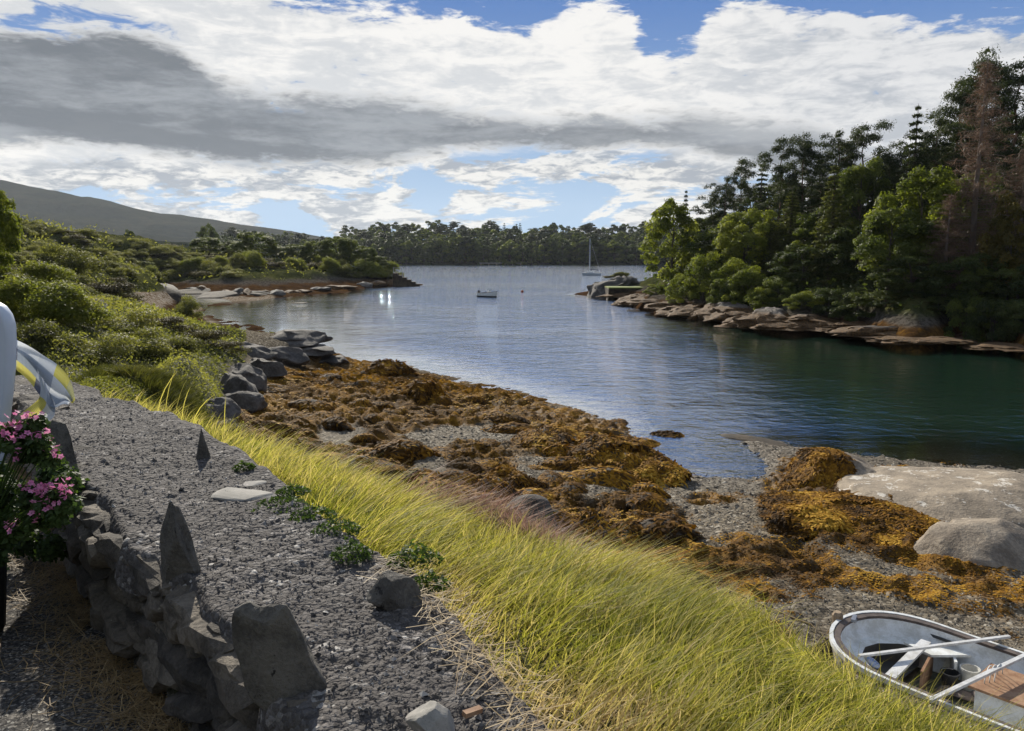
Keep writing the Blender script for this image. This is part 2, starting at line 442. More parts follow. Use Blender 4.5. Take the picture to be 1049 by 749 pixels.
M['pole_paint'] = plain('pole_paint', (.66, .66, .66), .45, (.48, .47, .45), 9)
M['post_wood'] = plain('post_wood', (.36, .27, .18), .8, (.22, .16, .10), 12)
M['board_pale'] = plain('board_pale', (.60, .66, .76), .35, (.56, .62, .72), 2, .4, 0, .02)
M['pot_dark'] = plain('pot_dark', (.02, .02, .02), .7)
M['concrete'] = plain('concrete', (.26, .25, .23), .9, (.17, .165, .15), 1.5)
M['hull_dark'] = plain('hull_dark', (.02, .022, .03), .35)
M['hull_blue'] = plain('hull_blue', (.42, .47, .52), .4)
M['buoy_red'] = plain('buoy_red', (.30, .06, .03), .4)
M['turf'] = plain('turf', (.13, .17, .03), .9, (.18, .20, .05), 1.0)
M['metal'] = plain('metal', (.5, .5, .5), .35, None, 5, .5, .8)

# ------------------------------------------------------------------ lie of the land
ctrl = []
def cz(z, *pts):
    for px, py in pts:
        p = P(px, py, z if z < 5.5 else 5.5); ctrl.append((p.x, p.y, z))
def cy(*pts):
    for px, py, Y in pts:
        p = PD(px, py, Y); ctrl.append((p.x, p.y, p.z))
def cw(*pts):
    for p in pts: ctrl.append(p)
# near foreshore: waterline
cz(0.0, (338, 364), (352, 369), (376, 372), (400, 371), (440, 382), (500, 395), (560, 409), (610, 425), (642, 441), (668, 466), (692, 483), (730, 489), (768, 489), (787, 478), (770, 463), (757, 449), (800, 453), (870, 465), (960, 473), (1049, 481), (1160, 493))
cz(-0.22, (725, 470), (745, 478), (715, 455))
cz(-0.5, (420, 362), (500, 380), (600, 408), (680, 440), (720, 440), (830, 446), (960, 458), (1060, 466), (1160, 478))
cz(-1.6, (400, 345), (520, 362), (640, 392), (760, 420), (900, 432), (1060, 440), (1200, 450))
cz(-3.0, (420, 318), (520, 325), (620, 345), (720, 375), (850, 392), (1000, 404), (1200, 420))
# foreshore and beach
cz(0.35, (430, 400), (520, 420), (600, 440), (640, 470), (690, 500), (760, 505), (850, 480), (960, 488), (1049, 498))
cz(0.7, (360, 395), (430, 440), (540, 460), (600, 490), (680, 525), (760, 535), (860, 520), (960, 540), (1049, 550), (1180, 560))
cz(1.0, (320, 400), (360, 450), (480, 500), (600, 545), (700, 570), (800, 590), (900, 600), (1000, 610), (1120, 640))
cz(1.3, (270, 400), (280, 440), (360, 490), (480, 540), (620, 600), (760, 660), (900, 700), (1049, 720), (1300, 800))
cz(1.4, (450, 600), (600, 700), (800, 800), (1200, 1000))
# rocks and heath on the left of the foreshore
cz(1.7, (250, 400), (240, 415), (270, 372), (300, 352), (235, 425))
cz(0.9, (322, 356), (300, 372))
cz(2.3, (228, 372), (215, 398), (240, 352))
cz(0.0, (312, 349), (280, 340), (240, 333), (212, 322), (205, 315), (214, 312), (250, 311), (275, 306), (310, 302), (360, 296), (400, 293), (430, 291))
cz(-0.4, (330, 348), (290, 330), (250, 322), (300, 310), (380, 301), (440, 296))
cz(-1.5, (360, 335), (330, 322), (420, 304), (470, 294))
cz(0.12, (170, 312), (190, 320), (150, 300), (230, 304), (160, 298), (205, 300))
cz(1.2, (195, 336), (160, 325), (215, 340))
cz(1.0, (140, 292), (200, 293))
cw((-17, 15.5, 3.5), (-12, 19, 3.2), (-9.4, 20, 2.6), (-6.5, 17, 2.1), (-5.6, 14, 2.2), (-8, 13.5, 3.3))
cy((0, 335, 22), (60, 348, 20), (100, 382, 14), (140, 392, 12.5), (180, 402, 12.5), (150, 350, 24), (190, 362, 20))
cy((0, 290, 42), (60, 300, 40), (100, 282, 72), (150, 279, 88), (110, 300, 55), (60, 262, 85), (-60, 290, 42), (-100, 320, 22))
cy((0, 226, 125), (60, 236, 135), (100, 243, 145), (150, 250, 150), (200, 257, 162), (300, 270, 168), (360, 276, 166), (400, 282, 163), (0, 250, 95), (60, 252, 110), (130, 262, 130))
cy((-80, 222, 120), (-200, 222, 100), (-200, 300, 40))
# back of the hill and of the small headland: falls away again
for px, Y, z in ((0, 200, 6), (100, 220, 3), (200, 230, 1), (300, 220, 0), (400, 200, -2), (430, 175, -1.5), (-100, 220, 6), (0, 300, 2), (200, 310, -1), (400, 300, -3), (460, 240, -3)):
    cw(((px - CX) / F * Y, Y, z))
# wooded point on the right
for _px, _py in ((586, 302), (612, 304), (640, 308), (668, 319), (700, 325), (760, 334), (830, 344), (900, 353), (960, 358), (1049, 367), (1160, 378), (1260, 388)):
    _p = P(_px, _py, 0.0)
    cw((_p.x, _p.y, 0.0), (_p.x * .955, _p.y * .955, -.5), (_p.x * .8, _p.y * .8, -2.0))
    if _px > 630: cw((_p.x * 1.05, _p.y * 1.05, 1.35))
for px, Y, z in ((650, 118, 1.6), (680, 98, 2.2), (700, 88, 2.6), (760, 76, 2.8), (830, 68, 2.8), (900, 61, 2.6), (960, 57, 2.6), (1049, 53, 2.6), (1180, 49, 3),
                 (700, 110, 3), (760, 95, 4), (830, 85, 5), (900, 78, 5), (1000, 72, 5.5), (1150, 66, 6), (800, 120, 4), (950, 110, 6), (1150, 110, 7), (720, 150, 1), (800, 180, 2), (1000, 180, 4),
                 (660, 150, -1.0), (640, 180, -2), (700, 230, -2), (850, 260, -2), (1100, 260, -2), (635, 122, 1.0), (600, 135, -1.2), (615, 128, .6)):
    cw(((px - CX) / F * Y, Y, z))
for px, Y, z in ((560, 130, -3), (520, 200, -4), (600, 200, -4), (600, 300, -4), (500, 300, -4), (800, 320, -4), (1100, 320, -4)):
    cw(((px - CX) / F * Y, Y, z))
# under the wall and the path, kept low: the bank is laid over it
cw((-3, 3, 3.0), (-6, 5, 3.6), (-9, 8, 3.9), (0, 1.2, 2.0), (2, 1.5, 1.6), (4, 4, 1.5), (1.5, 6, 1.5), (-2, 9, 2.0), (-4, 10.5, 3.0), (6, 6, 1.3), (-6.5, 9.5, 4.0), (-8.5, 11, 4.0))

ctrl = np.array(ctrl)
def uv_(x, y): return np.arctan2(x, y), 0.5 * np.log(np.maximum(np.hypot(x, y), .5))
_cu, _cv = uv_(ctrl[:, 0], ctrl[:, 1])
def _phi(r2): return 0.5 * r2 * np.log(r2 + 1e-12)
_K = _phi((_cu[:, None] - _cu[None]) ** 2 + (_cv[:, None] - _cv[None]) ** 2) + np.eye(len(ctrl)) * 2e-4
_Pm = np.stack([np.ones(len(ctrl)), _cu, _cv], 1)
_A = np.block([[_K, _Pm], [_Pm.T, np.zeros((3, 3))]])
_sol = np.linalg.solve(_A, np.concatenate([ctrl[:, 2], np.zeros(3)]))
def tps(x, y):
    x = np.atleast_1d(np.asarray(x, float)); y = np.atleast_1d(np.asarray(y, float))
    sh = x.shape; u, v = uv_(x.ravel(), y.ravel()); out = np.empty(u.shape)
    for i in range(0, len(u), 40000):
        a, b = u[i:i + 40000], v[i:i + 40000]
        out[i:i + 40000] = _phi((a[:, None] - _cu[None]) ** 2 + (b[:, None] - _cv[None]) ** 2) @ _sol[:-3] + _sol[-3] + _sol[-2] * a + _sol[-1] * b
    return out.reshape(sh)

# ------------------------------------------------------------------ wall line (plan)
WALL_Z, PATH_Z = 4.9, 4.4
Lpx = [(255, 672), (210, 624), (158, 572), (107, 535), (77, 493), (60, 458), (40, 428), (14, 402)]
Rpx = [(560, 765), (500, 690), (430, 605), (370, 560), (300, 512), (262, 478), (205, 443), (150, 418), (100, 402), (70, 392)]
Lw = np.array([P(x, y, WALL_Z)[:2] for x, y in Lpx]); Rw = np.array([P(x, y, WALL_Z)[:2] for x, y in Rpx])
WD = Lw[5] - Lw[0]; WD /= np.linalg.norm(WD)
WN = np.array([-WD[1], WD[0]]) * -1          # towards the bank
W0 = Lw[0]
def so(x, y):
    return (np.asarray(x) - W0[0]) * WD[0] + (np.asarray(y) - W0[1]) * WD[1], (np.asarray(x) - W0[0]) * WN[0] + (np.asarray(y) - W0[1]) * WN[1]
def xy(s, o): return W0[0] + WD[0] * s + WN[0] * o, W0[1] + WD[1] * s + WN[1] * o
_ls, _lo = so(Lw[:, 0], Lw[:, 1]); _rs, _ro = so(Rw[:, 0], Rw[:, 1])
def oL(s): return np.interp(s, _ls, _lo)
def oR(s): return np.interp(s, _rs, _ro)
S_END = float(_rs[-1])

def bank(x, y):
    s, o = so(x, y)
    e = o - oR(s)                                   # metres beyond the wall's bank-side edge
    br = np.interp(s, [-2, -.6, 0, 1, 2.5, 4.5], [1.62, 1.64, 1.64, 1.40, 1.05, .85])
    z = np.where(e < br, 4.74 - 0.30 * np.clip(e, 0, 9) / br - .1 * np.clip(e / br, 0, 1) ** 3, 4.34 - 1.0 * (e - br))
    z = np.where(e < 0, np.where(o > oL(s) - .02, 4.5, PATH_Z), z)
    z = z - np.clip(s - S_END + .2, 0, 99) * .28
    return z

def smax(a, b, k=.25):
    h = np.clip(.5 + .5 * (a - b) / k, 0, 1)
    return b * (1 - h) + a * h + k * h * (1 - h)

def land(x, y):
    x = np.asarray(x, float); y = np.asarray(y, float)
    t = tps(x, y); r = np.hypot(x, y)
    b = bank(x, y)
    s, o = so(x, y)
    onpath = (o < oR(s) + .05)
    z = np.where(onpath & (s < S_END + 2), np.maximum(t, b), smax(t, b))
    far = sstep(r, 300, 420)
    return z * (1 - far) + -4.0 * far

WEED = [(228, 436), (243, 415), (262, 396), (262, 384), (285, 376), (330, 362), (352, 366), (378, 368), (400, 369), (440, 380), (500, 392), (560, 406), (612, 423), (640, 436), (668, 466), (700, 486), (690, 500), (668, 508), (690, 535), (715, 560), (720, 590), (640, 600), (540, 560), (420, 520), (330, 480), (260, 462)]
WEED2 = [(776, 512), (800, 470), (850, 465), (880, 500), (905, 505), (930, 530), (1000, 560), (1035, 582), (985, 588), (920, 575), (850, 556), (790, 545)]
GRAVEL_GAPS = [[(405, 445), (430, 438), (520, 432), (560, 440), (540, 452), (470, 456), (455, 470), (450, 492), (425, 485), (428, 460)],
               [(520, 468), (570, 462), (610, 485), (670, 488), (665, 505), (600, 510), (570, 498), (530, 490)],
               [(330, 446), (360, 440), (372, 448), (345, 455)]]
MUD = [(140, 296), (280, 298), (285, 310), (215, 312), (205, 322), (240, 335), (190, 332), (160, 322), (130, 305)]
SHELF = [(60, 388), (120, 372), (200, 372), (232, 392), (245, 420), (225, 438), (150, 424), (95, 402)]

def zones(x, y, z):
    px, py = to_px(x, y, z)
    r = np.hypot(x, y)
    n = fbm(x / 1.6, y / 1.6, oct=4, seed=3)
    nl = fbm(x / 6, y / 6, oct=3, seed=9)
    d1 = sdpoly(px, py, WEED) + n * 14
    weed = sstep(d1, -6, 8)
    for g in GRAVEL_GAPS: weed *= 1 - sstep(sdpoly(px, py, g) + n * 12, -3, 5)
    weed = np.maximum(weed, sstep(sdpoly(px, py, WEED2) + n * 12, -8, 8))
    # strewn weed over the gravel beach
    beach = (px > 600) & (py > 470) & (z < 1.7) & (y < 40)
    strew = sstep(n + nl * .5 + sstep(py, 540, 620) * .35 - sstep(px, 780, 930) * .55 - sstep(py, 600, 640) * .3, .02, .42) * .85
    weed = np.where(beach, np.maximum(weed, strew), weed)
    # right point and the small headland: skirts of weed up to the tide line
    isright = (px > 560) & (y > 42)
    isleft = (px < 440) & (y > 60)
    tide = sstep(z + n * .25, 1.35, 1.0)
    weed = np.where(isright | isleft, np.maximum(weed * 0, tide * sstep(z, -.6, -.1)), weed)
    mud = sstep(sdpoly(px, py, MUD), -2, 4) * (y > 55)
    weed = np.where(isleft, weed * (1 - mud * sstep(.25 - z + n * .12, 0, .1)), weed)
    veg = np.where(y > 42, sstep(z + n * .3, 1.5, 2.0), sstep(z + n * .5, 1.7, 2.3))
    veg = np.where((y <= 42) & (px > 252), veg * sstep(z, 2.0, 2.6), veg)
    veg = veg * (1 - mud)
    weed = np.where(veg > .5, 0, weed)
    s, o = so(x, y)
    path = ((o < oL(s) + .1) & (s < S_END + 1.2) & (z < 4.5) & (np.hypot(x, y) < 9)).astype(float)
    veg = veg * (1 - path)
    shelf = sstep(sdpoly(px, py, SHELF), -8, 8) * (y < 30)
    return weed, veg, path, mud, shelf

def relief(x, y, z, weed, veg, path):
    r = np.hypot(x, y)
    lump = np.abs(fbm(x / .85, y / .85, oct=3, seed=21)); lump = 1 - lump * 1.6
    lump2 = 1 - np.abs(fbm(x / .45, y / .45, oct=2, seed=25)) * 1.8
    big = fbm(x / 3.2, y / 3.2, oct=3, seed=31)
    far = sstep(y, 40, 70)
    dzw = (lump - .6) * .30 + (lump2 - .5) * .12 + big * .26
    dzw = dzw * (1 - far) + far * (fbm(x / 1.4, y / 1.4, oct=4, seed=33) * .5)
    stones = (vnoise(x / .16, y / .16, seed=41) - .5) * .05 + (vnoise(x / .4, y / .4, seed=42) - .5) * .05 + big * .05
    hill = fbm(x / 7, y / 7, oct=5, seed=51) * sstep(r, 12, 90) * 1.6 + fbm(x / 1.5, y / 1.5, oct=4, seed=55) * sstep(r, 8, 60) * .45
    dz = dzw * weed + stones * (1 - weed) * (1 - veg) * (1 - far)
    dz = dz + hill * veg
    shallow = sstep(z, -.25, .12) * (1 - .6 * sstep(.0, .25, .3))
    return dz * shallow * (1 - path) * sstep(z, -1.2, -.1)

# polar ground sheet: fine where it is near, on to the horizon
def polar(ang_, rad_):
    A, R = np.meshgrid(ang_, rad_)
    return R * np.sin(A), R * np.cos(A)
_ang = np.concatenate([np.linspace(-2.6, -.68, 60, endpoint=False), np.linspace(-.68, .66, 720), np.linspace(.66, 2.6, 60)[1:]])
_rad = np.concatenate([np.geomspace(.35, 7, 110, endpoint=False), np.geomspace(7, 75, 430, endpoint=False), np.geomspace(75, 330, 170, endpoint=False), np.geomspace(330, 4000, 14)])
gx, gy = polar(_ang, _rad)
gz = land(gx, gy)
weed, veg, path, mud, shelf = zones(gx, gy, gz)
gz2 = gz + relief(gx, gy, gz, weed, veg, path)
nr, na = gx.shape
def grid_faces(nr, na):
    i = np.arange(nr - 1)[:, None] * na + np.arange(na - 1)[None]
    return np.stack([i, i + 1, i + na + 1, i + na], -1).reshape(-1, 4)
BA = Vector((.66, -.75)).normalized(); BOAT_AT = (4.15, 9.45, .76)
_bs = (gx - BOAT_AT[0]) * BA.x + (gy - BOAT_AT[1]) * BA.y; _bt = -(gx - BOAT_AT[0]) * BA.y + (gy - BOAT_AT[1]) * BA.x
gz2 = np.where((_bs > -.02) & (_bs < 4.6) & (np.abs(_bt) < .86), np.minimum(gz2, BOAT_AT[2] + .04), gz2)      # the boat has settled into the shingle
tintg = np.clip(.5 + .5 * fbm(gx / 2.5, gy / 2.5, oct=4, seed=77), 0, 1)

m_, t, out = mat('ground_mat')
p = wpos(t)
aw, av, ap, am, ash = (t.attr(k) for k in ('weed', 'veg', 'path', 'mud', 'shelf'))
nf = t.noise(p, 3.0, 6, .65); nff = t.noise(p, 22.0, 4, .7); nl = t.noise(p, .35, 5, .6); nhf = t.noise(p, 70, 3, .7)
gv = t.vor(p, 17.0, 'Color'); gvd = t.vor(p, 17.0)
gsep = t.new('ShaderNodeSeparateColor'); t.put(gsep.inputs[0], gv)
gravel = t.ramp(gsep.outputs[0], [(0, (.048, .042, .034)), (.35, (.11, .093, .070)), (.65, (.165, .138, .102)), (.9, (.24, .205, .155)), (1, (.44, .40, .33))])
gravel = t.mix(t.ss(nl, .42, .62, 0, .55), gravel, (.095, .078, .056))
wn = t.m('ADD', t.m('MULTIPLY', nf, .6), t.m('MULTIPLY', nff, .4))
weedc = t.ramp(wn, [(.30, (.018, .011, .006)), (.43, (.08, .042, .010)), (.54, (.20, .10, .014)), (.66, (.32, .17, .018)), (.8, (.40, .23, .03))])
weedc = t.mix(t.ss(nl, .44, .58, 0, .75), weedc, (.035, .020, .009))
sz = t.new('ShaderNodeSeparateXYZ'); t.put(sz.inputs[0], p)
vegc = t.ramp(t.m('ADD', t.m('MULTIPLY', nl, .6), t.m('MULTIPLY', nf, .4)), [(.3, (.022, .025, .011)), (.45, (.04, .045, .017)), (.56, (.07, .072, .025)), (.7, (.12, .11, .04))])
shelfc = t.ramp(nf, [(.3, (.04, .045, .013)), (.5, (.075, .08, .02)), (.7, (.13, .115, .045))])
vegc = t.mix(ash, vegc, shelfc)
mudc = t.mix(t.ss(nf, .42, .58), (.30, .26, .21), (.10, .065, .035))
pv = t.vor(p, 120.0, 'Color'); psep = t.new('ShaderNodeSeparateColor'); t.put(psep.inputs[0], pv)
pathc = t.ramp(psep.outputs[0], [(0, (.04, .038, .037)), (.7, (.10, .094, .088)), (.92, (.22, .20, .18)), (1, (.4, .38, .34))])
gravel = t.mix(t.ss(sz.outputs[1], 40, 55, 0, .9), gravel, t.mix(t.ss(nf, .4, .6), (.028, .024, .02), (.085, .075, .065)))
c_ = t.mix(am, gravel, mudc)
weedc = t.mix(t.ss(sz.outputs[1], 38, 60, 0, .85), weedc, t.mix(nf, (.020, .013, .009), (.075, .042, .024)))
c_ = t.mix(aw, c_, weedc)
c_ = t.mix(av, c_, vegc)
c_ = t.mix(ap, c_, pathc)
h = t.m('ADD', t.m('MULTIPLY', nff, .5), t.m('ADD', t.m('MULTIPLY', nf, 1.0), t.m('MULTIPLY', nhf, .18)))
h = t.m('ADD', h, t.m('MULTIPLY', t.m('SUBTRACT', .5, gvd), t.m('MULTIPLY', t.m('SUBTRACT', 1.0, aw), .5)))
wet = t.m('MULTIPLY', t.m('SUBTRACT', 1.0, av), 1.0)
damp = t.ss(t.m('ADD', sz.outputs[2], t.m('MULTIPLY', nf, .5)), 1.1, .15)
ro = t.m('SUBTRACT', .85, t.m('MULTIPLY', t.m('MULTIPLY', wet, damp), .42))
ro = t.mix(am, ro, (.5, .5, .5))
principled(t, out, c_, ro, t.ss(sz.outputs[1], 34, 20, 0, .06), t.bump(h, .8, .035))
M['ground'] = m_
ground = put('ground', mk_mesh('ground', np.stack([gx, gy, gz2], -1).reshape(-1, 3), grid_faces(nr, na), [M['ground']], True,
             {'weed': weed.ravel(), 'veg': veg.ravel(), 'path': path.ravel(), 'mud': mud.ravel(), 'shelf': shelf.ravel()}))
tag(ground, 'rough shore ground of heath, gravel and weed running down to the water', kind='structure')

# fast lookup of the finished ground height
_lr = np.log(_rad)
def gh(x, y):
    x = np.atleast_1d(np.asarray(x, float)); y = np.atleast_1d(np.asarray(y, float))
    a = np.interp(np.arctan2(x, y), _ang, np.arange(na)); r = np.interp(np.log(np.hypot(x, y)), _lr, np.arange(nr))
    i = np.clip(np.floor(r).astype(int), 0, nr - 2); j = np.clip(np.floor(a).astype(int), 0, na - 2)
    fr, fa = r - i, a - j
    return (gz2[i, j] * (1 - fr) + gz2[i + 1, j] * fr) * (1 - fa) + (gz2[i, j + 1] * (1 - fr) + gz2[i + 1, j + 1] * fr) * fa
def gzone(arr, x, y):
    a = np.interp(np.arctan2(x, y), _ang, np.arange(na)); r = np.interp(np.log(np.hypot(x, y)), _lr, np.arange(nr))
    return arr[np.clip(np.rint(r).astype(int), 0, nr - 1), np.clip(np.rint(a).astype(int), 0, na - 1)]
def hit(px, py, tries=60):
    """where the sight line through a pixel first meets the ground"""
    px = np.atleast_1d(np.asarray(px, float)); py = np.atleast_1d(np.asarray(py, float))
    d = _fw[None] * F + np.stack([px - CX, 0 * px, 0 * px], -1) + _up[None] * (CY - py)[:, None]
    d /= np.linalg.norm(d, axis=1)[:, None]
    tt = np.geomspace(2.2, 300, 420)
    res = np.full((len(px), 3), np.nan)
    for i in range(len(px)):
        q = d[i][None] * tt[:, None]; zz = q[:, 2] + CAM_H
        under = zz < gh(q[:, 0], q[:, 1])
        if under.any():
            k = int(np.argmax(under)); a, b = tt[max(k - 1, 0)], tt[k]
            for _ in range(8):
                mid = .5 * (a + b); qq = d[i] * mid
                if qq[2] + CAM_H < gh(qq[0], qq[1])[0]: b = mid
                else: a = mid
            res[i] = d[i] * b + np.array([0, 0, CAM_H])
    return res

# ------------------------------------------------------------------ water
_wa = np.linspace(-1.2, 1.2, 420); _wr = np.concatenate([np.geomspace(9, 130, 300, endpoint=False), np.geomspace(130, 4000, 40)])
wx, wy = polar(_wa, _wr)
dep = -gh(wx.ravel(), wy.ravel())
m_, t, out = mat('water_mat')
p = wpos(t)
dpt = t.attr('depth')
sy = t.new('ShaderNodeSeparateXYZ'); t.put(sy.inputs[0], p)
patch = t.ss(t.noise(p, .035, 3, .5), .36, .58)                    # gusts
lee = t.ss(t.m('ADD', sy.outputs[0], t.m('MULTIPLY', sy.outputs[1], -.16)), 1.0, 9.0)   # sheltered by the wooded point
amp = t.m('MULTIPLY', t.lin(patch, 0, 1, .7, 1.1), t.lin(lee, 0, 1, 1.0, .30))
cove = t.ss(t.m('ADD', sy.outputs[0], t.m('MULTIPLY', sy.outputs[1], .20)), 5.0, -3.0, 1.0, .26)      # the cove behind the headland lies calmer
amp = t.m('MULTIPLY', amp, cove)
amp = t.m('MULTIPLY', amp, t.ss(dpt, .05, .7, .32, 1.0))
w1 = t.noise(t.vmul(p, (1.0, 1.5, 1)), 1.15, 4, .55, .35)
w2 = t.noise(t.vmul(p, (1.0, 1.4, 1)), 4.2, 3, .6, .2)
w3 = t.noise(p, .33, 2, .5)
hgt = t.m('MULTIPLY', t.m('ADD', t.m('ADD', t.m('MULTIPLY', w1, .60), t.m('MULTIPLY', w2, .17)), t.m('MULTIPLY', w3, .9)), amp)
nb = t.bump(hgt, 1.0, .24)
body = t.new('ShaderNodeBsdfDiffuse'); t.put(body.inputs[0], (.010, .027, .017)); 
trn = t.new('ShaderNodeBsdfTransparent'); t.put(trn.inputs[0], (.74, .80, .72))
mx0 = t.new('ShaderNodeMixShader'); t.put(mx0.inputs[0], t.ss(dpt, .0, .9, .05, 1.0)); t.l.new(trn.outputs[0], mx0.inputs[1]); t.l.new(body.outputs[0], mx0.inputs[2])
gl = t.new('ShaderNodeBsdfGlossy', distribution='BECKMANN'); gl.inputs['Roughness'].default_value = .02; t.put(gl.inputs['Color'], (1, 1, 1)); t.put(gl.inputs['Normal'], nb)
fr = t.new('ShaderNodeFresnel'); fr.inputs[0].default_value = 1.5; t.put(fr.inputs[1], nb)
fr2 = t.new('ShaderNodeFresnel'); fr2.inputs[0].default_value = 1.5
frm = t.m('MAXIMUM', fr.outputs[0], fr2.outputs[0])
frm = t.m('MINIMUM', t.m('MULTIPLY', frm, t.lin(lee, 0, 1, 2.0, 1.05)), .93)      # brightness put into the open water: reflection boosted outside the lee
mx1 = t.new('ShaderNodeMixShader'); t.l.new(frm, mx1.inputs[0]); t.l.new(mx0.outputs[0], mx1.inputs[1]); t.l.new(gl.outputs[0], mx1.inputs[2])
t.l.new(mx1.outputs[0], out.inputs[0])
M['water'] = m_
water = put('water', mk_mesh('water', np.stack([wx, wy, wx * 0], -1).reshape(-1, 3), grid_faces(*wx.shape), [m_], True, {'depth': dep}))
tag(water, 'calm sheltered sea inlet with small wind ripples', kind='structure')

# ------------------------------------------------------------------ far land
def ridge_strip(name, m, prof, Yr, label, noise_amp, kind='structure', nx=260, smooth=True, seed=5, ns=1.0):
    """prof: list of (px, py) skyline; Yr: list of (Y, share of height)"""
    pxs = np.linspace(prof[0][0], prof[-1][0], nx)
    pys = np.interp(pxs, [a for a, b in prof], [b for a, b in prof])
    Yc = max(Yr, key=lambda k: k[1])[0]
    V = []
    ys = np.concatenate([np.linspace(Yr[i][0], Yr[i + 1][0], 22, endpoint=False) for i in range(len(Yr) - 1)] + [[Yr[-1][0]]])
    sh = np.interp(ys, [a for a, b in Yr], [b for a, b in Yr])
    top = np.array([PD(a, b, Yc).z for a, b in zip(pxs, pys)])
    for y_, s_ in zip(ys, sh):
        x_ = (pxs - CX) / F * Yc * (.35 + .65 * y_ / Yc)
        z_ = top * s_ + fbm(x_ / (90 * ns), y_ / (90 * ns) + 0 * x_, oct=5, seed=seed) * noise_amp * math.sin(PI * min(1, s_ * .8 + .1)) - (3 if s_ <= 0 else 0)
        V.append(np.stack([x_, 0 * x_ + y_, z_], -1))
    V = np.array(V)
    o = put(name, mk_mesh(name, V.reshape(-1, 3), grid_faces(V.shape[0], V.shape[1]), [m], smooth))
    return tag(o, label, kind=kind)

def hill_mat(name, stops, sc):
    m_, t, out = mat(name); p = wpos(t)
    n = t.noise(p, sc, 8, .62); n2 = t.noise(t.vmul(p, (1, 1, 3)), sc * 6, 5, .65)
    principled(t, out, t.ramp(t.m('ADD', t.m('MULTIPLY', n, .6), t.m('MULTIPLY', n2, .4)), stops), 1.0, 0.0, t.bump(t.m('ADD', n, t.m('MULTIPLY', n2, .4)), 1.0, 12.0)); return m_
M['mountain'] = hill_mat('mountain', [(.32, (.009, .013, .010)), (.5, (.020, .023, .013)), (.66, (.042, .036, .020))], .006)
M['woodfloor'] = hill_mat('woodfloor', [(.3, (.006, .009, .005)), (.6, (.015, .02, .009))], .02)
ridge_strip('mountain', M['mountain'], [(-420, 216), (-240, 200), (-120, 196), (-40, 186), (0, 184), (14, 184), (40, 190), (68, 196), (92, 202), (100, 202), (120, 206), (150, 214), (170, 219), (190, 220), (230, 226), (262, 231), (300, 236), (332, 243), (370, 250), (430, 258), (500, 262)],
            [(1150, -.01), (1400, .12), (1800, .55), (2100, 1.0), (2300, .9), (2800, .3)], 'dark heather mountain sloping down to the right behind the bay', 14, nx=420)
def far_ground(x, y):
    """height of the far shore's rising ground"""
    z = np.interp(y, [480, 487, 500, 560, 660, 760, 900], [-3, .4, 2.0, 7, 15, 16, 4])
    return z * (1 + .25 * fbm(x / 60, y / 60, oct=3, seed=8)) * 1.0
fx = np.linspace(-620, 420, 200); fy = np.concatenate([np.linspace(478, 500, 12), np.linspace(504, 900, 40)])
FX, FY = np.meshgrid(fx, fy); FY2 = FY + fbm(FX / 45, FX * 0 + 2.2, oct=3, seed=4) * 7
FZ = far_ground(FX, FY)
o = put('far_shore', mk_mesh('far_shore', np.stack([FX, FY2, FZ], -1).reshape(-1, 3), grid_faces(*FX.shape), [M['woodfloor']], True))
tag(o, 'low rising shore across the bay under the dark wood', kind='structure')

ORD = ('', 'second ', 'third ', 'fourth ', 'fifth ', 'sixth ', 'seventh ', 'eighth ', 'ninth ', 'tenth ', 'eleventh ', 'twelfth ', 'thirteenth ', 'fourteenth ', 'fifteenth ', 'sixteenth ', 'seventeenth ', 'eighteenth ', 'nineteenth ', 'twentieth ')
def pxof(o):
    a, b = to_px(np.array([o.location.x]), np.array([o.location.y]), np.array([o.location.z])); return float(a[0]), float(b[0])
def single_out(objs, base, marks):
    """names each of objs by the nearest findable thing, the side of it, and its order from there"""
    seen = {}; rows_ = []
    for o in objs:
        x, y = pxof(o); m = min(marks, key=lambda k: (k[1] - x) ** 2 + 4 * (k[2] - y) ** 2)
        dx_, dy_ = x - m[1], 2 * (y - m[2])
        side = ('right of' if dx_ > 0 else 'left of') if abs(dx_) > abs(dy_) else ('below' if dy_ > 0 else 'above')
        rows_.append((math.hypot(dx_, dy_), o, side, m[0]))
    for d, o, side, m in sorted(rows_, key=lambda k: k[0]):
        kb = base(o) if callable(base) else base; key = (kb, side, m); n = seen.get(key, 0); seen[key] = n + 1
        o['label'] = '%s, %snearest %s %s' % (kb, ORD[min(n, 19)], side, m) if n else '%s just %s %s' % (kb, side, m)

# ------------------------------------------------------------------ rocks
def ico(sub):
    bm = bmesh.new(); bmesh.ops.create_icosphere(bm, subdivisions=sub, radius=1.0)
    bm.verts.ensure_lookup_table()
    V = np.array([v.co[:] for v in bm.verts]); T = np.array([[v.index for v in f.verts] for f in bm.faces]); bm.free()
    return V, T
ICO = {k: ico(k) for k in (1, 2, 3, 4, 5)}
def rock_arr(sub, seed, facets=9, rough=.10, fscale=1.3, squash=(1, 1, 1), boxy=.0, cut=(.55, .85)):
    r_ = np.random.default_rng(seed)
    V, T = ICO[sub]; V = V.copy()
    if boxy:
        m = np.abs(V).max(1)[:, None]; V = V * (1 - boxy) + V / m * boxy
    for _ in range(facets):
        n = r_.normal(size=3); n /= np.linalg.norm(n); d = r_.uniform(*cut)
        k = V @ n - d
        V = V - np.where(k > 0, k, 0)[:, None] * n * .92
    o = r_.uniform(0, 50, 3)
    n = np.stack([fbm(V[:, 0] * fscale + o[i], V[:, 1] * fscale + o[2 - i], V[:, 2] * fscale + o[1], oct=4, seed=seed + i) for i in range(3)], -1)
    V = V + n * rough
    return V * np.asarray(squash), T
def rock_mesh(name, m, sub, seed, smooth=False, **kw):
    V, T = rock_arr(sub, seed, **kw)
    return mk_mesh(name, V, T, [m], smooth)

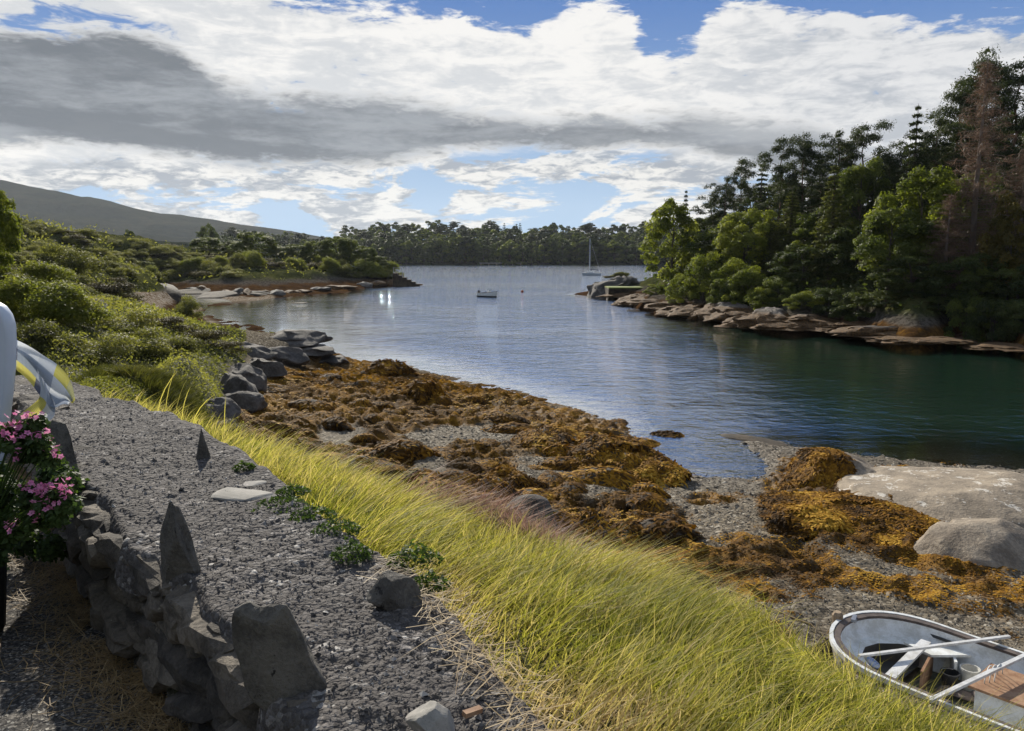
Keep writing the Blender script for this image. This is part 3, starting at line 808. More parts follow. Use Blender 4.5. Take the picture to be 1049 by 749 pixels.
# ------------------------------------------------------------------ the dry stone wall
wall = empty('dry_stone_wall', (W0[0], W0[1], PATH_Z))
tag(wall, 'low rough stone wall with a wide gravelly top running away beside the grass', 'wall')
wl = Vector((W0[0], W0[1], PATH_Z))
def wpt(s, o, z): x, y = xy(s, o); return Vector((x - wl.x, y - wl.y, z - wl.z))
# gravelly mortar top
ns_, no_ = 620, 120
sv = np.concatenate([np.linspace(-1.6, 3.2, 470, endpoint=False), np.linspace(3.2, S_END + .9, 150)])
ov = np.linspace(0, 1, no_)
Sg, Og = np.meshgrid(sv, ov, indexing='ij')
edgeL = oL(Sg) + fbm(Sg / .28, Sg * 0 + 3.1, oct=4, seed=61) * .07 - .02
edgeR = oR(Sg) + fbm(Sg / .4, Sg * 0 + 9.1, oct=3, seed=62) * .08 + .10
oo = edgeL * (1 - Og) + edgeR * Og
tx, ty = xy(Sg, oo)
def top_z(x, y, og):
    z = fbm(x / .55, y / .55, oct=3, seed=63) * .030 + fbm(x / .12, y / .12, oct=3, seed=64) * .016 + (1 - np.abs(fbm(x / .05, y / .05, oct=2, seed=65))) * .010 + fbm(x / .018, y / .018, oct=2, seed=66) * .005
    rim = np.clip((.07 - og) / .07, 0, 1); z = z - rim ** 2 * (.13 + .05 * fbm(x / .2, y / .2, oct=2, seed=67))
    rr = np.clip((og - .9) / .1, 0, 1); z = z - rr ** 2 * .16
    return WALL_Z + z - .01
tz = top_z(tx, ty, Og)
m_, t, out = mat('wall_top_mat'); p = wpos(t)
v1 = t.vor(p, 55.0, 'Color'); s1 = t.new('ShaderNodeSeparateColor'); t.put(s1.inputs[0], v1); d1 = t.vor(p, 55.0); d2 = t.vor(p, 130.0)
n1 = t.noise(p, 4.0, 6, .65); n2 = t.noise(p, 60, 4, .7)
c_ = t.ramp(s1.outputs[0], [(0, (.06, .054, .051)), (.4, (.10, .092, .088)), (.75, (.145, .134, .128)), (.93, (.23, .213, .204)), (1, (.46, .44, .41))])
c_ = t.mix(t.ss(n1, .38, .58, 0, .75), c_, (.085, .077, .073))
c_ = t.mix(t.ss(n2, .5, .7, 0, .4), c_, (.04, .036, .034))
h = t.m('ADD', t.m('MULTIPLY', t.m('SUBTRACT', .6, d1), .9), t.m('ADD', t.m('MULTIPLY', t.m('SUBTRACT', .6, d2), .35), t.m('MULTIPLY', n2, .5)))
principled(t, out, c_, .85, .12, t.bump(h, .9, .014))
M['wall_top'] = m_
put('coping', mk_mesh('coping', np.stack([tx - wl.x, ty - wl.y, tz - wl.z], -1).reshape(-1, 3), grid_faces(*Sg.shape), [m_], True), wall)
# chips standing proud of the mortar
n = 10000
cs = rng.uniform(0, 1, n) ** 1.6 * 6.2 - 1.4; co = rng.uniform(.02, .97, n)
cx_, cy_ = xy(cs, oL(cs) * (1 - co) + (oR(cs) + .08) * co); czz = top_z(cx_, cy_, co)
size = rng.uniform(.002, .0055, n) * (1 + 1.6 * (rng.random(n) > .95))
B = np.array([(1, 0, 0), (0, 1, 0), (-1, 0, 0), (0, -1, 0), (0.2, .1, .7)], float)
ang_ = rng.uniform(0, 2 * PI, n); st_ = rng.uniform(.6, 1.6, n); ca, sa = np.cos(ang_), np.sin(ang_)
bx, by = B[None, :, 0] * st_[:, None], B[None, :, 1] / st_[:, None]
V = np.stack([bx * ca[:, None] - by * sa[:, None], bx * sa[:, None] + by * ca[:, None], np.repeat(B[None, :, 2], n, 0) + rng.normal(0, .25, (n, 5)) - .15], -1) * size[:, None, None]
V += np.stack([cx_ - wl.x, cy_ - wl.y, czz - wl.z + .002], -1)[:, None, :]
T = np.array([(0, 1, 4), (1, 2, 4), (2, 3, 4), (3, 0, 4)])[None] + (np.arange(n) * 5)[:, None, None]
m_, t, out = mat('chip_mat')
principled(t, out, t.ramp(t.attr('tint'), [(0, (.06, .055, .051)), (.5, (.12, .11, .104)), (.88, (.20, .186, .176)), (1, (.46, .44, .41))]), .8, .12)
o = put('gravel', mk_mesh('gravel', V.reshape(-1, 3), T.reshape(-1, 3), [m_], False, {'tint': np.repeat(rng.random(n), 5)}), wall); o['kind'] = 'stuff'
# core behind the face stones
sc_ = np.linspace(-1.6, S_END + .8, 60); V = []; 
for s_ in sc_:
    for o_, z_ in ((oL(s_) + .035, PATH_Z - .1), (oL(s_) + .045, WALL_Z - .09), (oR(s_) - .05, WALL_Z - .08), (oR(s_) + .12, PATH_Z - .1)): V.append(wpt(s_, o_, z_))
Q = [(i * 4 + j, i * 4 + j + 1, (i + 1) * 4 + j + 1, (i + 1) * 4 + j) for i in range(len(sc_) - 1) for j in range(3)]
Q += [(0, 1, 2, 3), tuple((len(sc_) - 1) * 4 + k for k in (3, 2, 1, 0))]
put('core', mk_mesh('core', V, Q, [M['cope_stone']], False), wall)
face_stones = [rock_mesh('stone', M['wall_stone'], 3 if k < 6 else 2, 200 + k, facets=8, rough=.10, fscale=1.8, boxy=.97, cut=(.9, 1.25)) for k in range(10)]
ang_w = math.atan2(WD[1], WD[0])
hgt_ = 0.03
course = 0
while hgt_ < .50:
    th = random.uniform(.06, .115)
    s_ = -1.3 + random.uniform(0, .2)
    while s_ < S_END + .3:
        ln = random.uniform(.12, .40)
        k = random.randrange(len(face_stones))
        o = put('stone', face_stones[k], wall)
        zc = min(hgt_ + th / 2, .415)
        o.location = wpt(s_ + ln / 2, oL(s_ + ln / 2) + .115 + random.uniform(-.03, .03) - .02 * (zc < .2), PATH_Z + zc)
        o.rotation_euler = (random.uniform(-.25, .25), random.uniform(-.30, .16), ang_w + random.uniform(-.14, .14) + (PI if random.random() < .5 else 0))
        o.scale = (ln * .60, random.uniform(.12, .17), th * .66 * random.uniform(.9, 1.35))
        s_ += ln * .98
    hgt_ += th * .92; course += 1

def cope(px, pb, pt, wpx, lab, seed, squash, lean=(0, 0, 0), Z=WALL_Z - .02, sub=4, mkey='cope_stone', deep=.6, name='cope_stone', taper=.55):
    """a stone set upright in the wall top: base pixel, top pixel, width in pixels"""
    b = P(px, pb, Z); d = b.y
    h = (pb - pt) * d / F; wd = wpx * d / F
    V, T = rock_arr(sub, seed, facets=12, rough=.13, fscale=1.5, boxy=.45)
    V = V * np.array([wd / 2 * squash[0], wd / 2 * squash[1], (h / 2 + .05)]) * 1.12
    u = (V[:, 2] - V[:, 2].min()) / np.ptp(V[:, 2]); V[:, :2] *= (1.12 - taper * u ** 1.3)[:, None]
    R = np.array(Euler(lean).to_matrix()); V = V @ R.T
    V += np.array([b.x, b.y, b.z + h / 2 - .05])
    o = put(name, mk_mesh(name, V - np.array(wl), T, [M[mkey]], False), wall)
    o['label'] = lab
    return o
cope(207, 472, 439, 18, 'small pointed slab standing at the grass edge', 31, (1, .55, 1), (0, .05, .4), taper=.75)
cope(181, 590, 511, 54, 'tall pointed slab with dark lichen spots', 36, (1, .5, 1), (.12, .0, -.5), taper=.5)
cope(291, 706, 604, 100, 'biggest blocky stone with a flat top', 47, (1, .62, 1), (.05, -.05, -.35), taper=.22)
cope(64, 480, 420, 40, 'dark upright slab beside the flowers', 52, (1, .6, 1), (0, 0, -.6), taper=.25)
cope(30, 440, 412, 34, 'stone in the wall end behind the flowers', 55, (1, .8, 1), taper=.2)

def loose(name, lab, cat, px, py, size, seed, mkey, rot=(0, 0, 0), z=WALL_Z, sub=4, lift=.4, **kw):
    p = P(px, py, z)
    V, T = rock_arr(sub, seed, **kw); V = V * np.asarray(size)
    V = V @ np.array(Euler(rot).to_matrix()).T
    o = put(name, mk_mesh(name, V, T, [M[mkey]], False), None, (p.x, p.y, z + size[2] * lift))
    return tag(o, lab, cat)
loose('loose_rock', 'dark angular rock lying on the wall top at the grass edge', 'rock', 402, 618, (.092, .07, .078), 71, 'cope_stone', (.15, -.25, .2), facets=14, rough=.12, boxy=.5, lift=.55)
loose('loose_rock', 'pale grey flat-faced rock lying on the near end of the wall top', 'rock', 444, 752, (.062, .06, .045), 75, 'slate', (.3, .35, .5), facets=12, rough=.1, boxy=.4, lift=.5)
loose('flat_slate', 'thin pale flat slate lying on the wall top', 'slate', 253, 510, (.155, .10, .012), 78, 'slate', (0.02, .02, -.2), facets=8, rough=.05, boxy=.6, lift=1.2, sub=3)
loose('flat_slate', 'small pinkish slate chip lying on the big flat slate', 'slate', 262, 502, (.055, .035, .006), 79, 'slate', (0.02, .0, .3), facets=8, rough=.05, boxy=.5, lift=5.2, sub=3)
p = P(484, 738, WALL_Z); V, Q = box_arr((0, 0, 0), (.05, .016, .012), np.array(Euler((.1, .1, .7)).to_matrix()))
tag(put('wood_chip', mk_mesh('wood_chip', V, Q, [M['board_wood']]), None, (p.x, p.y, WALL_Z + .022)), 'small brown splinter of wood lying beside the pale rock', 'wood chip')

# ------------------------------------------------------------------ blades of grass
def blades(n, pos, height, width, tint, lean_dir=(.75, -.2), lean=.35, seg=3, spread=.25, curl=.5):
    """pos (n,3); returns V, Q, T, tint for bent blades"""
    r_ = rng
    a = r_.uniform(0, 2 * PI, n)
    ld = np.array(lean_dir)
    sw_ = fbm(pos[:, 0] / .6, pos[:, 1] / .6, oct=3, seed=120) * 1.1; sv_ = fbm(pos[:, 0] / .45 + 9, pos[:, 1] / .45, oct=3, seed=121) * 1.1
    lx = ld[0] * lean + r_.normal(0, spread, n) + sw_; ly = ld[1] * lean + r_.normal(0, spread, n) + sv_
    wx_, wy_ = np.cos(a) * width, np.sin(a) * width
    V = np.empty((n, seg * 2 + 1, 3))
    for k in range(seg):
        u = k / seg
        off = u * (1 - curl) + curl * u * u
        cxk = pos[:, 0] + lx * height * off; cyk = pos[:, 1] + ly * height * off; czk = pos[:, 2] + height * u * (1 - .18 * u)
        ww = (1 - .55 * u)
        V[:, 2 * k] = np.stack([cxk - wx_ * ww, cyk - wy_ * ww, czk], -1)
        V[:, 2 * k + 1] = np.stack([cxk + wx_ * ww, cyk + wy_ * ww, czk], -1)
    V[:, -1] = np.stack([pos[:, 0] + lx * height, pos[:, 1] + ly * height, pos[:, 2] + height * .82], -1)
    K = seg * 2 + 1; base = (np.arange(n) * K)[:, None]
    Q = np.concatenate([base + np.array([2 * k, 2 * k + 1, 2 * k + 3, 2 * k + 2]) for k in range(seg - 1)])
    T = base + np.array([2 * seg - 2, 2 * seg - 1, 2 * seg])
    return V.reshape(-1, 3), Q, T, np.repeat(tint, K)

def stuff(name, lab, parts_, m, smooth=False):
    b = MB()
    for V, Q, T, tt in parts_: b.add(V, Q, T, tt)
    return tag(put(name, b.mesh(name, m, smooth)), lab, kind='stuff')

# bank grass
def bank_pts(n, e0, e1, s0=-1.9, s1=6.4, pw=1.5):
    s_ = rng.uniform(0, 1, n) ** pw * (s1 - s0) + s0; e = rng.uniform(e0, e1, n)
    x, y = xy(s_, oR(s_) + e)
    return s_, e, np.stack([x, y, gh(x, y) - .02], -1)
parts_ = []
n = 92000
s_, e, pos = bank_pts(n, .02, 2.5)
clump = fbm(pos[:, 0] / .35, pos[:, 1] / .35, oct=3, seed=81); cl2 = fbm(pos[:, 0] / 1.3, pos[:, 1] / 1.3, oct=2, seed=83)
hh = np.clip(.07 + .10 * rng.random(n) + .09 * clump + .03 * np.clip(e, 0, 1), .03, .27) * np.interp(e, [0, .2, .5], [.45, .8, 1])
# worn, strawy corner near the wall's end by the camera
wornm = sstep(.55 - e + .25 * clump, 0, .35) * sstep(.9 - s_, 0, .6)
tint = np.clip(.44 + .34 * clump + .40 * cl2 + rng.normal(0, .15, n) + np.where(rng.random(n) < .22, .38, 0), 0, 1)
tint = np.clip(tint * (1 - .6 * wornm) + .9 * wornm * (.75 + .3 * rng.random(n)), 0, 1); hh *= (1 - .45 * wornm)
parts_.append(blades(n, pos, hh, (.0024 + .0012 * rng.random(n) + .0012 * np.clip(s_, 0, 6) / 3), tint, lean=.22, spread=.55, curl=.6))
n = 9000
s_, e, pos = bank_pts(n, .1, 2.4)                        # flowering stems, paler, above the rest
parts_.append(blades(n, pos, .18 + .16 * rng.random(n), .0014 + .0007 * np.clip(s_, 0, 6) / 2, np.clip(.72 + rng.normal(0, .13, n), 0, 1), lean=.55, spread=.25, curl=.75))
stuff('grass', 'long yellow-green grass on the bank beside the wall', parts_, M['grass'])
n = 9000
s_, e, pos = bank_pts(n, .75, 1.75, .4, 3.2, 1.0)
keep = (fbm(pos[:, 0] / .5, pos[:, 1] / .5, oct=3, seed=86) + .9 - np.abs(s_ - 1.7) * .8) > .35
brk = np.interp(s_, [-2, -.6, 0, 1, 2.5, 4.5], [1.62, 1.64, 1.64, 1.40, 1.05, .85]); keep &= (e > brk - .15)
pos = pos[keep]; n = len(pos)
stuff('pink_grass', 'haze of pinkish grass heads along the lip of the bank', [blades(n, pos, .26 + .16 * rng.random(n), .0030 + .002 * rng.random(n), rng.random(n), lean=.35, spread=.3, curl=.6)], M['grass_pink'])
# straw lying at the near corner and at the wall foot
n = 1900
s_, e, pos = bank_pts(n, -.06, .6, -1.5, .35, 1.0)
pos[:, 2] = np.maximum(pos[:, 2], np.where(e < .08, WALL_Z + .005, 0)) + .01
a = rng.uniform(0, 2 * PI, n)
def straws(n, pos, ln, wd, tint, up=.12):
    d = np.stack([np.cos(a), np.sin(a), rng.normal(0, up, n)], -1); q = np.stack([-np.sin(a), np.cos(a), 0 * a], -1)
    bend = np.stack([-np.sin(a), np.cos(a), np.abs(rng.normal(0, .4, n))], -1) * (rng.normal(0, .18, n) * ln)[:, None]
    V = np.stack([pos - d * ln[:, None] / 2 - q * wd[:, None], pos - d * ln[:, None] / 2 + q * wd[:, None], pos + bend + q * wd[:, None], pos + bend - q * wd[:, None], pos + d * ln[:, None] / 2], 1)
    base = (np.arange(n) * 5)[:, None]
    return V.reshape(-1, 3), base + np.array([0, 1, 2, 3]), base + np.array([3, 2, 4]), np.repeat(tint, 5)
stuff('dry_straw', 'bleached dry grass stalks fallen across the wall top edge', [straws(n, pos, rng.uniform(.04, .22, n) * np.where(rng.random(n) < .02, 2, 1), rng.uniform(.0008, .0018, n), rng.random(n))], M['straw'])
n = 6500
s_ = rng.uniform(-.4, 5.0, n); o_ = oL(s_) - np.abs(rng.normal(0, .14, n)) - .0
a = rng.uniform(0, 2 * PI, n); x, y = xy(s_, o_); keep = fbm(x / .4, y / .4, oct=2, seed=90) > -.25
x, y, a = x[keep], y[keep], a[keep]; n = len(x)
stuff('dry_straw', 'dry brown grass stalks heaped along the foot of the wall', [straws(n, np.stack([x, y, PATH_Z + .005 + .03 * rng.random(n)], -1), rng.uniform(.05, .22, n), rng.uniform(.0009, .002, n), rng.random(n) * .6, .2)], M['straw'])
# low green weeds creeping over the wall edge
def leaf_cards(c, L, W, up=.4, r_=rng, out_dir=None):
    n = len(c)
    nn = r_.normal(size=(n, 3)); nn[:, 2] += up * 2
    if out_dir is not None: nn = nn * .7 + out_dir * 1.2
    nn /= np.linalg.norm(nn, axis=1)[:, None] + 1e-9
    t_ = np.cross(nn, r_.normal(size=(n, 3))); t_ /= np.linalg.norm(t_, axis=1)[:, None] + 1e-9
    b_ = np.cross(nn, t_)
    L = np.broadcast_to(L, (n,))[:, None]; W = np.broadcast_to(W, (n,))[:, None]
    V = np.stack([c - t_ * L / 2, c + b_ * W / 2 + t_ * L * .05, c + t_ * L / 2, c - b_ * W / 2 + t_ * L * .05], 1)
    Q = (np.arange(n) * 4)[:, None] + np.arange(4)
    return V.reshape(-1, 3), Q
b = MB()
for (px, py, r_, hh_) in ((285, 520, .13, .05), (262, 527, .06, .03), (320, 530, .10, .06), (345, 545, .10, .07), (360, 570, .08, .08), (300, 505, .08, .05), (425, 575, .10, .08), (440, 600, .07, .06), (250, 480, .06, .05)):
    p0 = P(px, py, WALL_Z); n = int(420 * r_ / .1)
    rr = r_ * np.sqrt(rng.random(n)); th = rng.uniform(0, 2 * PI, n)
    c_ = np.stack([p0.x + rr * np.cos(th), p0.y + rr * np.sin(th), WALL_Z + hh_ * rng.random(n) * (1.1 - rr / r_)], -1)
    V, Q = leaf_cards(c_, rng.uniform(.012, .03, n), rng.uniform(.006, .013, n), .5); b.add(V, Q, None, np.repeat(rng.random(n), 4))
tag(put('low_weeds', b.mesh('low_weeds', M['pot_leaf'])), 'low green weeds creeping over the edge of the wall top', kind='stuff')
# grass on the shelf beyond the wall's end
n = 30000
px_ = rng.uniform(60, 262, n); py_ = rng.uniform(366, 446, n); k = inpoly(px_, py_, [(55, 392), (100, 366), (200, 366), (240, 385), (258, 425), (232, 450), (150, 430), (95, 410)])
px_, py_ = px_[k], py_[k]
g_ = P(150, 400, 3.6)
q = np.array([P(a_, b_, 3.62)[:] for a_, b_ in zip(px_, py_)]); q[:, 2] = gh(q[:, 0], q[:, 1]) - .03
n = len(q); cl = fbm(q[:, 0] / 1.2, q[:, 1] / 1.2, oct=3, seed=91)
stuff('grass', 'dark olive rough grass on the shelf past the end of the wall', [blades(n, q, np.clip(.22 + .14 * cl + .1 * rng.random(n), .08, .5), .006 + .004 * rng.random(n), np.clip(.45 + .4 * cl + rng.normal(0, .16, n), 0, 1), lean=.4, spread=.35)], M['grass_shelf'])
# a few tall single stems by the pointed stone
stems = []
for px, py, hgt2 in ((160, 428, .42), (168, 420, .50), (185, 432, .34), (178, 428, .40), (195, 440, .3), (230, 452, .3), (520, 590, .2), (640, 600, .25)):
    p0 = P(px, py, 4.6); z0 = gh(p0.x, p0.y)[0]
    stems.append((p0.x, p0.y, z0, hgt2))
stems = np.array(stems); n = len(stems)
stuff('tall_grass_stems', 'tall single grass stems rising above the bank grass', [blades(n, stems[:, :3], stems[:, 3] + .15, np.full(n, .006), np.full(n, .7), lean=.25, spread=.12, seg=5, curl=.8)], M['grass'])

# ------------------------------------------------------------------ rockweed
def fronds(n, c, size, tint, drop=.35, asp=.4):
    """draped weed cards: three-point strips lying on the ground, tips drooping"""
    a = rng.uniform(0, 2 * PI, n); L = size * rng.uniform(.6, 1.5, n); W = L * asp * rng.uniform(.5, 1.2, n)
    dx_, dy_ = np.cos(a), np.sin(a); qx, qy = -dy_, dx_
    h0 = .12 * L * rng.uniform(.1, 1, n)
    def pt(u, v, z): return np.stack([c[:, 0] + dx_ * L * u + qx * W * v, c[:, 1] + dy_ * L * u + qy * W * v, c[:, 2] + z], -1)
    V = np.stack([pt(-.5, -.25, 0 * a), pt(-.5, .25, 0 * a), pt(0, .5, h0), pt(0, -.5, h0 * rng.uniform(.2, 1.2, n)), pt(.5, 0, -drop * L * .4)], 1)
    base = (np.arange(n) * 5)[:, None]
    return V.reshape(-1, 3), base + np.array([0, 3, 2, 1]), base + np.array([3, 4, 2]), np.repeat(tint, 5)

def scatter(n, th0, th1, r0, r1, arr=None, thr=.5, pw=None):
    """points on the ground with density even over the view"""
    a = rng.uniform(th0, th1, n)
    inv = rng.uniform(1 / r1, 1 / r0, n); r = 1 / inv
    x, y = r * np.sin(a), r * np.cos(a)
    if arr is not None:
        k = gzone(arr, x, y) > thr * rng.uniform(.3, 1.2, n); x, y, r = x[k], y[k], r[k]
    return x, y, r
x, y, r = scatter(230000, -.42, .66, 8, 48, weed)
z = gh(x, y); k = (z > -.1) & (z < 2.4); x, y, r, z = x[k], y[k], r[k], z[k]
tn = fbm(x / 1.5, y / 1.5, oct=3, seed=95); tn2 = fbm(x / .35, y / .35, oct=2, seed=96)
lowdark = fbm(x / 5.0, y / 5.0, oct=2, seed=99)
tint = np.clip(.50 + .62 * tn + .5 * tn2 + .55 * lowdark + rng.normal(0, .15, len(x)), 0, 1)
stuff('rockweed', 'orange-brown rockweed spread over the foreshore at low tide', [fronds(len(x), np.stack([x, y, z + .004], -1), .0036 * r + .012, tint, .6, .5)], M['weed'])
# pebbles of the beach
x, y, r = scatter(52000, -.2, .68, 7.5, 27)
k = (gzone(weed, x, y) < .55) & (gzone(veg, x, y) < .3); x, y, r = x[k], y[k], r[k]; z = gh(x, y); k = (z > -.05) & (z < 2.2); x, y, r, z = x[k], y[k], r[k], z[k]
n = len(x); size = (.0014 * r) * rng.uniform(.5, 1.5, n) * np.where(rng.random(n) < .04, 2.2, 1)
a = rng.uniform(0, 2 * PI, n); st_ = rng.uniform(.7, 1.4, n); ca, sa = np.cos(a), np.sin(a)
B = np.array([(1, 0, -.2), (0, 1, -.2), (-1, 0, -.2), (0, -1, -.2), (0.3, .2, .55), (-.35, -.1, .5)], float)
bx, by = B[None, :, 0] * st_[:, None], B[None, :, 1] / st_[:, None]
V = np.stack([bx * ca[:, None] - by * sa[:, None], bx * sa[:, None] + by * ca[:, None], np.repeat(B[None, :, 2], n, 0)], -1) * size[:, None, None] + np.stack([x, y, z], -1)[:, None, :]
T = np.array([(0, 1, 4), (1, 2, 5), (1, 5, 4), (2, 3, 5), (3, 0, 4), (3, 4, 5)])[None] + (np.arange(n) * 6)[:, None, None]
m_, t, out = mat('pebble_mat')
principled(t, out, t.ramp(t.attr('tint'), [(0, (.045, .040, .033)), (.45, (.12, .10, .076)), (.8, (.20, .168, .125)), (1, (.42, .385, .32))]), .7, .15)
tag(put('pebbles', mk_mesh('pebbles', V.reshape(-1, 3), T.reshape(-1, 3), [m_], False, {'tint': np.repeat(rng.random(n), 6)})), 'grey pebbles of the shingle beach', kind='stuff')
# shell and weed litter strewn on the shingle
x, y, r = scatter(9000, -.05, .66, 8, 24)
k = (gzone(weed, x, y) < .7) & (gzone(veg, x, y) < .3); x, y, r = x[k], y[k], r[k]; z = gh(x, y); k = (z > .25) & (z < 1.8) & (fbm(x / 2.2, y / 2.2, oct=3, seed=97) > -.15); x, y, r, z = x[k], y[k], r[k], z[k]
stuff('weed_litter', 'pale dry weed and shell litter strewn over the shingle', [fronds(len(x), np.stack([x, y, z + .012], -1), .0042 * r, rng.random(len(x)), .2, .35)], M['litter'])

# boulders: whole rocks standing on the foreshore
def boulder(lab, px, py, wpx, hpx, dm, seed, mkey, sub=5, rot=0.0, sink=.3, wd=None, fr=0, cover=None, name='boulder', group=None, rough=.16, facets=7, z0=None, boxy=0.0, fscale=1.2, cut=(.55, .85)):
    """py: the foot nearest the camera; wpx/hpx: size in pixels; dm: depth front to back in metres"""
    p0 = hit(px, py)[0]
    if np.isnan(p0[0]): p0 = np.array(P(px, py, .3)[:])
    d = math.hypot(p0[0], p0[1]); sc = d / F
    wx_ = wpx * sc / 2; hz = hpx * sc * (1 - 0.0) ; dz_ = dm / 2
    dirv = np.array([p0[0], p0[1]]) / d
    c0 = np.array([p0[0] + dirv[0] * dz_ * .8, p0[1] + dirv[1] * dz_ * .8]); zc = gh(c0[0], c0[1])[0] if z0 is None else z0
    V, T = rock_arr(sub, seed, facets=facets, rough=rough, fscale=fscale, boxy=boxy, cut=cut)
    ztop = PD(px, py - hpx, c0[1]).z; hz = max(ztop - zc, .07, hz * .28)
    V = V * np.array([wx_ * 1.12, dz_ * 1.12, hz / V[:, 2].max()])
    V[:, 2] = np.where(V[:, 2] < -hz * .5, -hz * .5, V[:, 2])
    u_ = np.clip(V[:, 2] / hz, -.5, 1); V[:, :2] *= ((1.25 - .45 * u_) if mkey in ('wet_rock', 'ledge_dark', 'cliff_rock') else (1.10 - .16 * u_))[:, None]
    a = -math.atan2(dirv[0], dirv[1]) + rot; ca, sa = math.cos(a), math.sin(a)
    V = np.stack([V[:, 0] * ca - V[:, 1] * sa, V[:, 0] * sa + V[:, 1] * ca, V[:, 2]], -1)
    o = put(name, mk_mesh(name, V, T, [M[mkey]], True), None, (c0[0], c0[1], zc))
    tag(o, lab, 'rock', group)
    if fr:
        fr = int(fr * 1.7)
        # weed clinging to it
        e1, e2 = V[T[:, 1]] - V[T[:, 0]], V[T[:, 2]] - V[T[:, 0]]
        nn = np.cross(e1, e2); ar = np.linalg.norm(nn, axis=1); nn /= ar[:, None] + 1e-12
        cen = V[T].mean(1); wgt = ar * (nn[:, 2] > -.35)
        if cover is not None: wgt = wgt * cover(cen / np.array([wx_, dz_, hz]), cen)
        k = rng.choice(len(T), fr, p=wgt / wgt.sum())
        u, v = rng.random(fr), rng.random(fr); sw = u + v > 1; u[sw], v[sw] = 1 - u[sw], 1 - v[sw]
        c_ = V[T[k, 0]] + e1[k] * u[:, None] + e2[k] * v[:, None] + nn[k] * .006 * max(1, d / 14)
        tn = fbm(c_[:, 0] / .6 + seed, c_[:, 1] / .6, c_[:, 2] / .6, oct=3, seed=seed)
        tt = np.clip(.48 + .75 * tn + .25 * (nn[k][:, 2] - .5) + rng.normal(0, .17, fr), 0, 1)  # upward faces take paler tints: light on the tops put into the colour
        # strips hanging down the slope of the rock
        dn = np.array([0, 0, -1.0])[None] - nn[k] * (-nn[k][:, 2:3]); dn += rng.normal(0, .6, dn.shape); dn -= nn[k] * np.sum(dn * nn[k], 1)[:, None]; dn /= np.linalg.norm(dn, axis=1)[:, None]
        sd = np.cross(nn[k], dn); L = (.0055 * d + .02) * rng.uniform(.6, 1.6, fr); W = L * .26
        Vf = np.stack([c_ - sd * W[:, None] / 2, c_ + sd * W[:, None] / 2, c_ + dn * L[:, None] * .6 + sd * W[:, None] * .5 + nn[k] * L[:, None] * .16, c_ + dn * L[:, None] * .6 - sd * W[:, None] * .5 + nn[k] * L[:, None] * .10, c_ + dn * L[:, None] * 1.1], 1)
        base = (np.arange(fr) * 5)[:, None]
        b = MB().add(Vf.reshape(-1, 3), base + np.array([0, 1, 2, 3]), base + np.array([3, 2, 4]), np.repeat(tt, 5))
        s_ = put('seaweed', b.mesh('seaweed', M['weed']), o); s_['kind'] = 'stuff'
    return o
left_half = lambda q, c: (q[:, 0] + .35 * fbm(c[:, 0] * 2, c[:, 1] * 2, oct=3) < .05).astype(float)
skirt = lambda q, c: ((q[:, 2] + .25 * fbm(c[:, 0] * 1.5, c[:, 1] * 1.5, oct=3) < -.02)).astype(float)
allover = None
boulder('long low boulder half hidden by orange weed at the edge of the spit', 856, 497, 112, 32, 2.5, 301, 'boulder', fr=3800, cover=left_half, rot=.15, rough=.14, facets=9, fscale=2.0, boxy=.2)
boulder('largest pale lichen-spotted boulder on the spit by the dark water', 985, 532, 196, 46, 4.6, 302, 'boulder_lichen', fr=700, cover=skirt, rot=.05, rough=.15, facets=6, fscale=2.2)
boulder('rounded brown boulder with a dark weedy skirt above the beached boat', 996, 572, 104, 42, 2.3, 303, 'boulder', fr=2600, cover=skirt, rot=-.15, rough=.14, facets=6, fscale=2.0)
boulder('low hump of golden weed in front of the long boulder', 880, 544, 136, 24, 2.3, 311, 'wet_rock', sub=4, fr=5200, rough=.36, fscale=2.0)
boulder('small weed hump at the left end of the golden weed', 830, 536, 70, 14, 1.1, 312, 'wet_rock', sub=4, fr=1700, rough=.34, fscale=2.0)
boulder('biggest mound of brown weed beside the shallow pool', 622, 490, 116, 42, 3.2, 313, 'wet_rock', fr=6500, rough=.38, fscale=2.2, rot=-.3)
boulder('weed mound joined to the left of the biggest mound', 575, 464, 76, 26, 2.2, 314, 'wet_rock', sub=4, fr=2400, rough=.36, fscale=2.0)
boulder('low weed mound in front of the biggest mound', 652, 496, 66, 22, 1.6, 315, 'wet_rock', sub=4, fr=2000, rough=.34, fscale=2.0)
boulder('bare grey-topped boulder among the weed behind the pink grass', 542, 535, 58, 28, .9, 316, 'shore_rock', fr=500, cover=skirt, rough=.12)
boulder('dark weedy rock left of the bare grey-topped boulder', 500, 514, 58, 26, 1.0, 317, 'wet_rock', sub=4, fr=1500, rough=.34, fscale=2.0)
boulder('dark brown weedy rock behind the bare grey-topped boulder', 520, 500, 52, 22, .9, 318, 'wet_rock', sub=4, fr=1300, rough=.34, fscale=2.0)
boulder('tall dark weed-hung rock near the waterline', 436, 414, 40, 24, 1.4, 319, 'wet_rock', sub=4, fr=1700, rough=.34, fscale=2.0)
boulder('round weed-hung rock at the waterline beside the bright channel', 398, 386, 36, 17, 1.6, 320, 'wet_rock', sub=4, fr=1300, rough=.34, fscale=2.0)
boulder('dark weed rock at the right end of the dark row below the bank', 640, 555, 44, 18, .8, 321, 'wet_rock', sub=4, fr=900, rough=.34, fscale=2.0)
boulder('dark weed rock in the middle of the dark row below the bank', 602, 548, 46, 24, .8, 322, 'wet_rock', sub=4, fr=900, rough=.34, fscale=2.0)
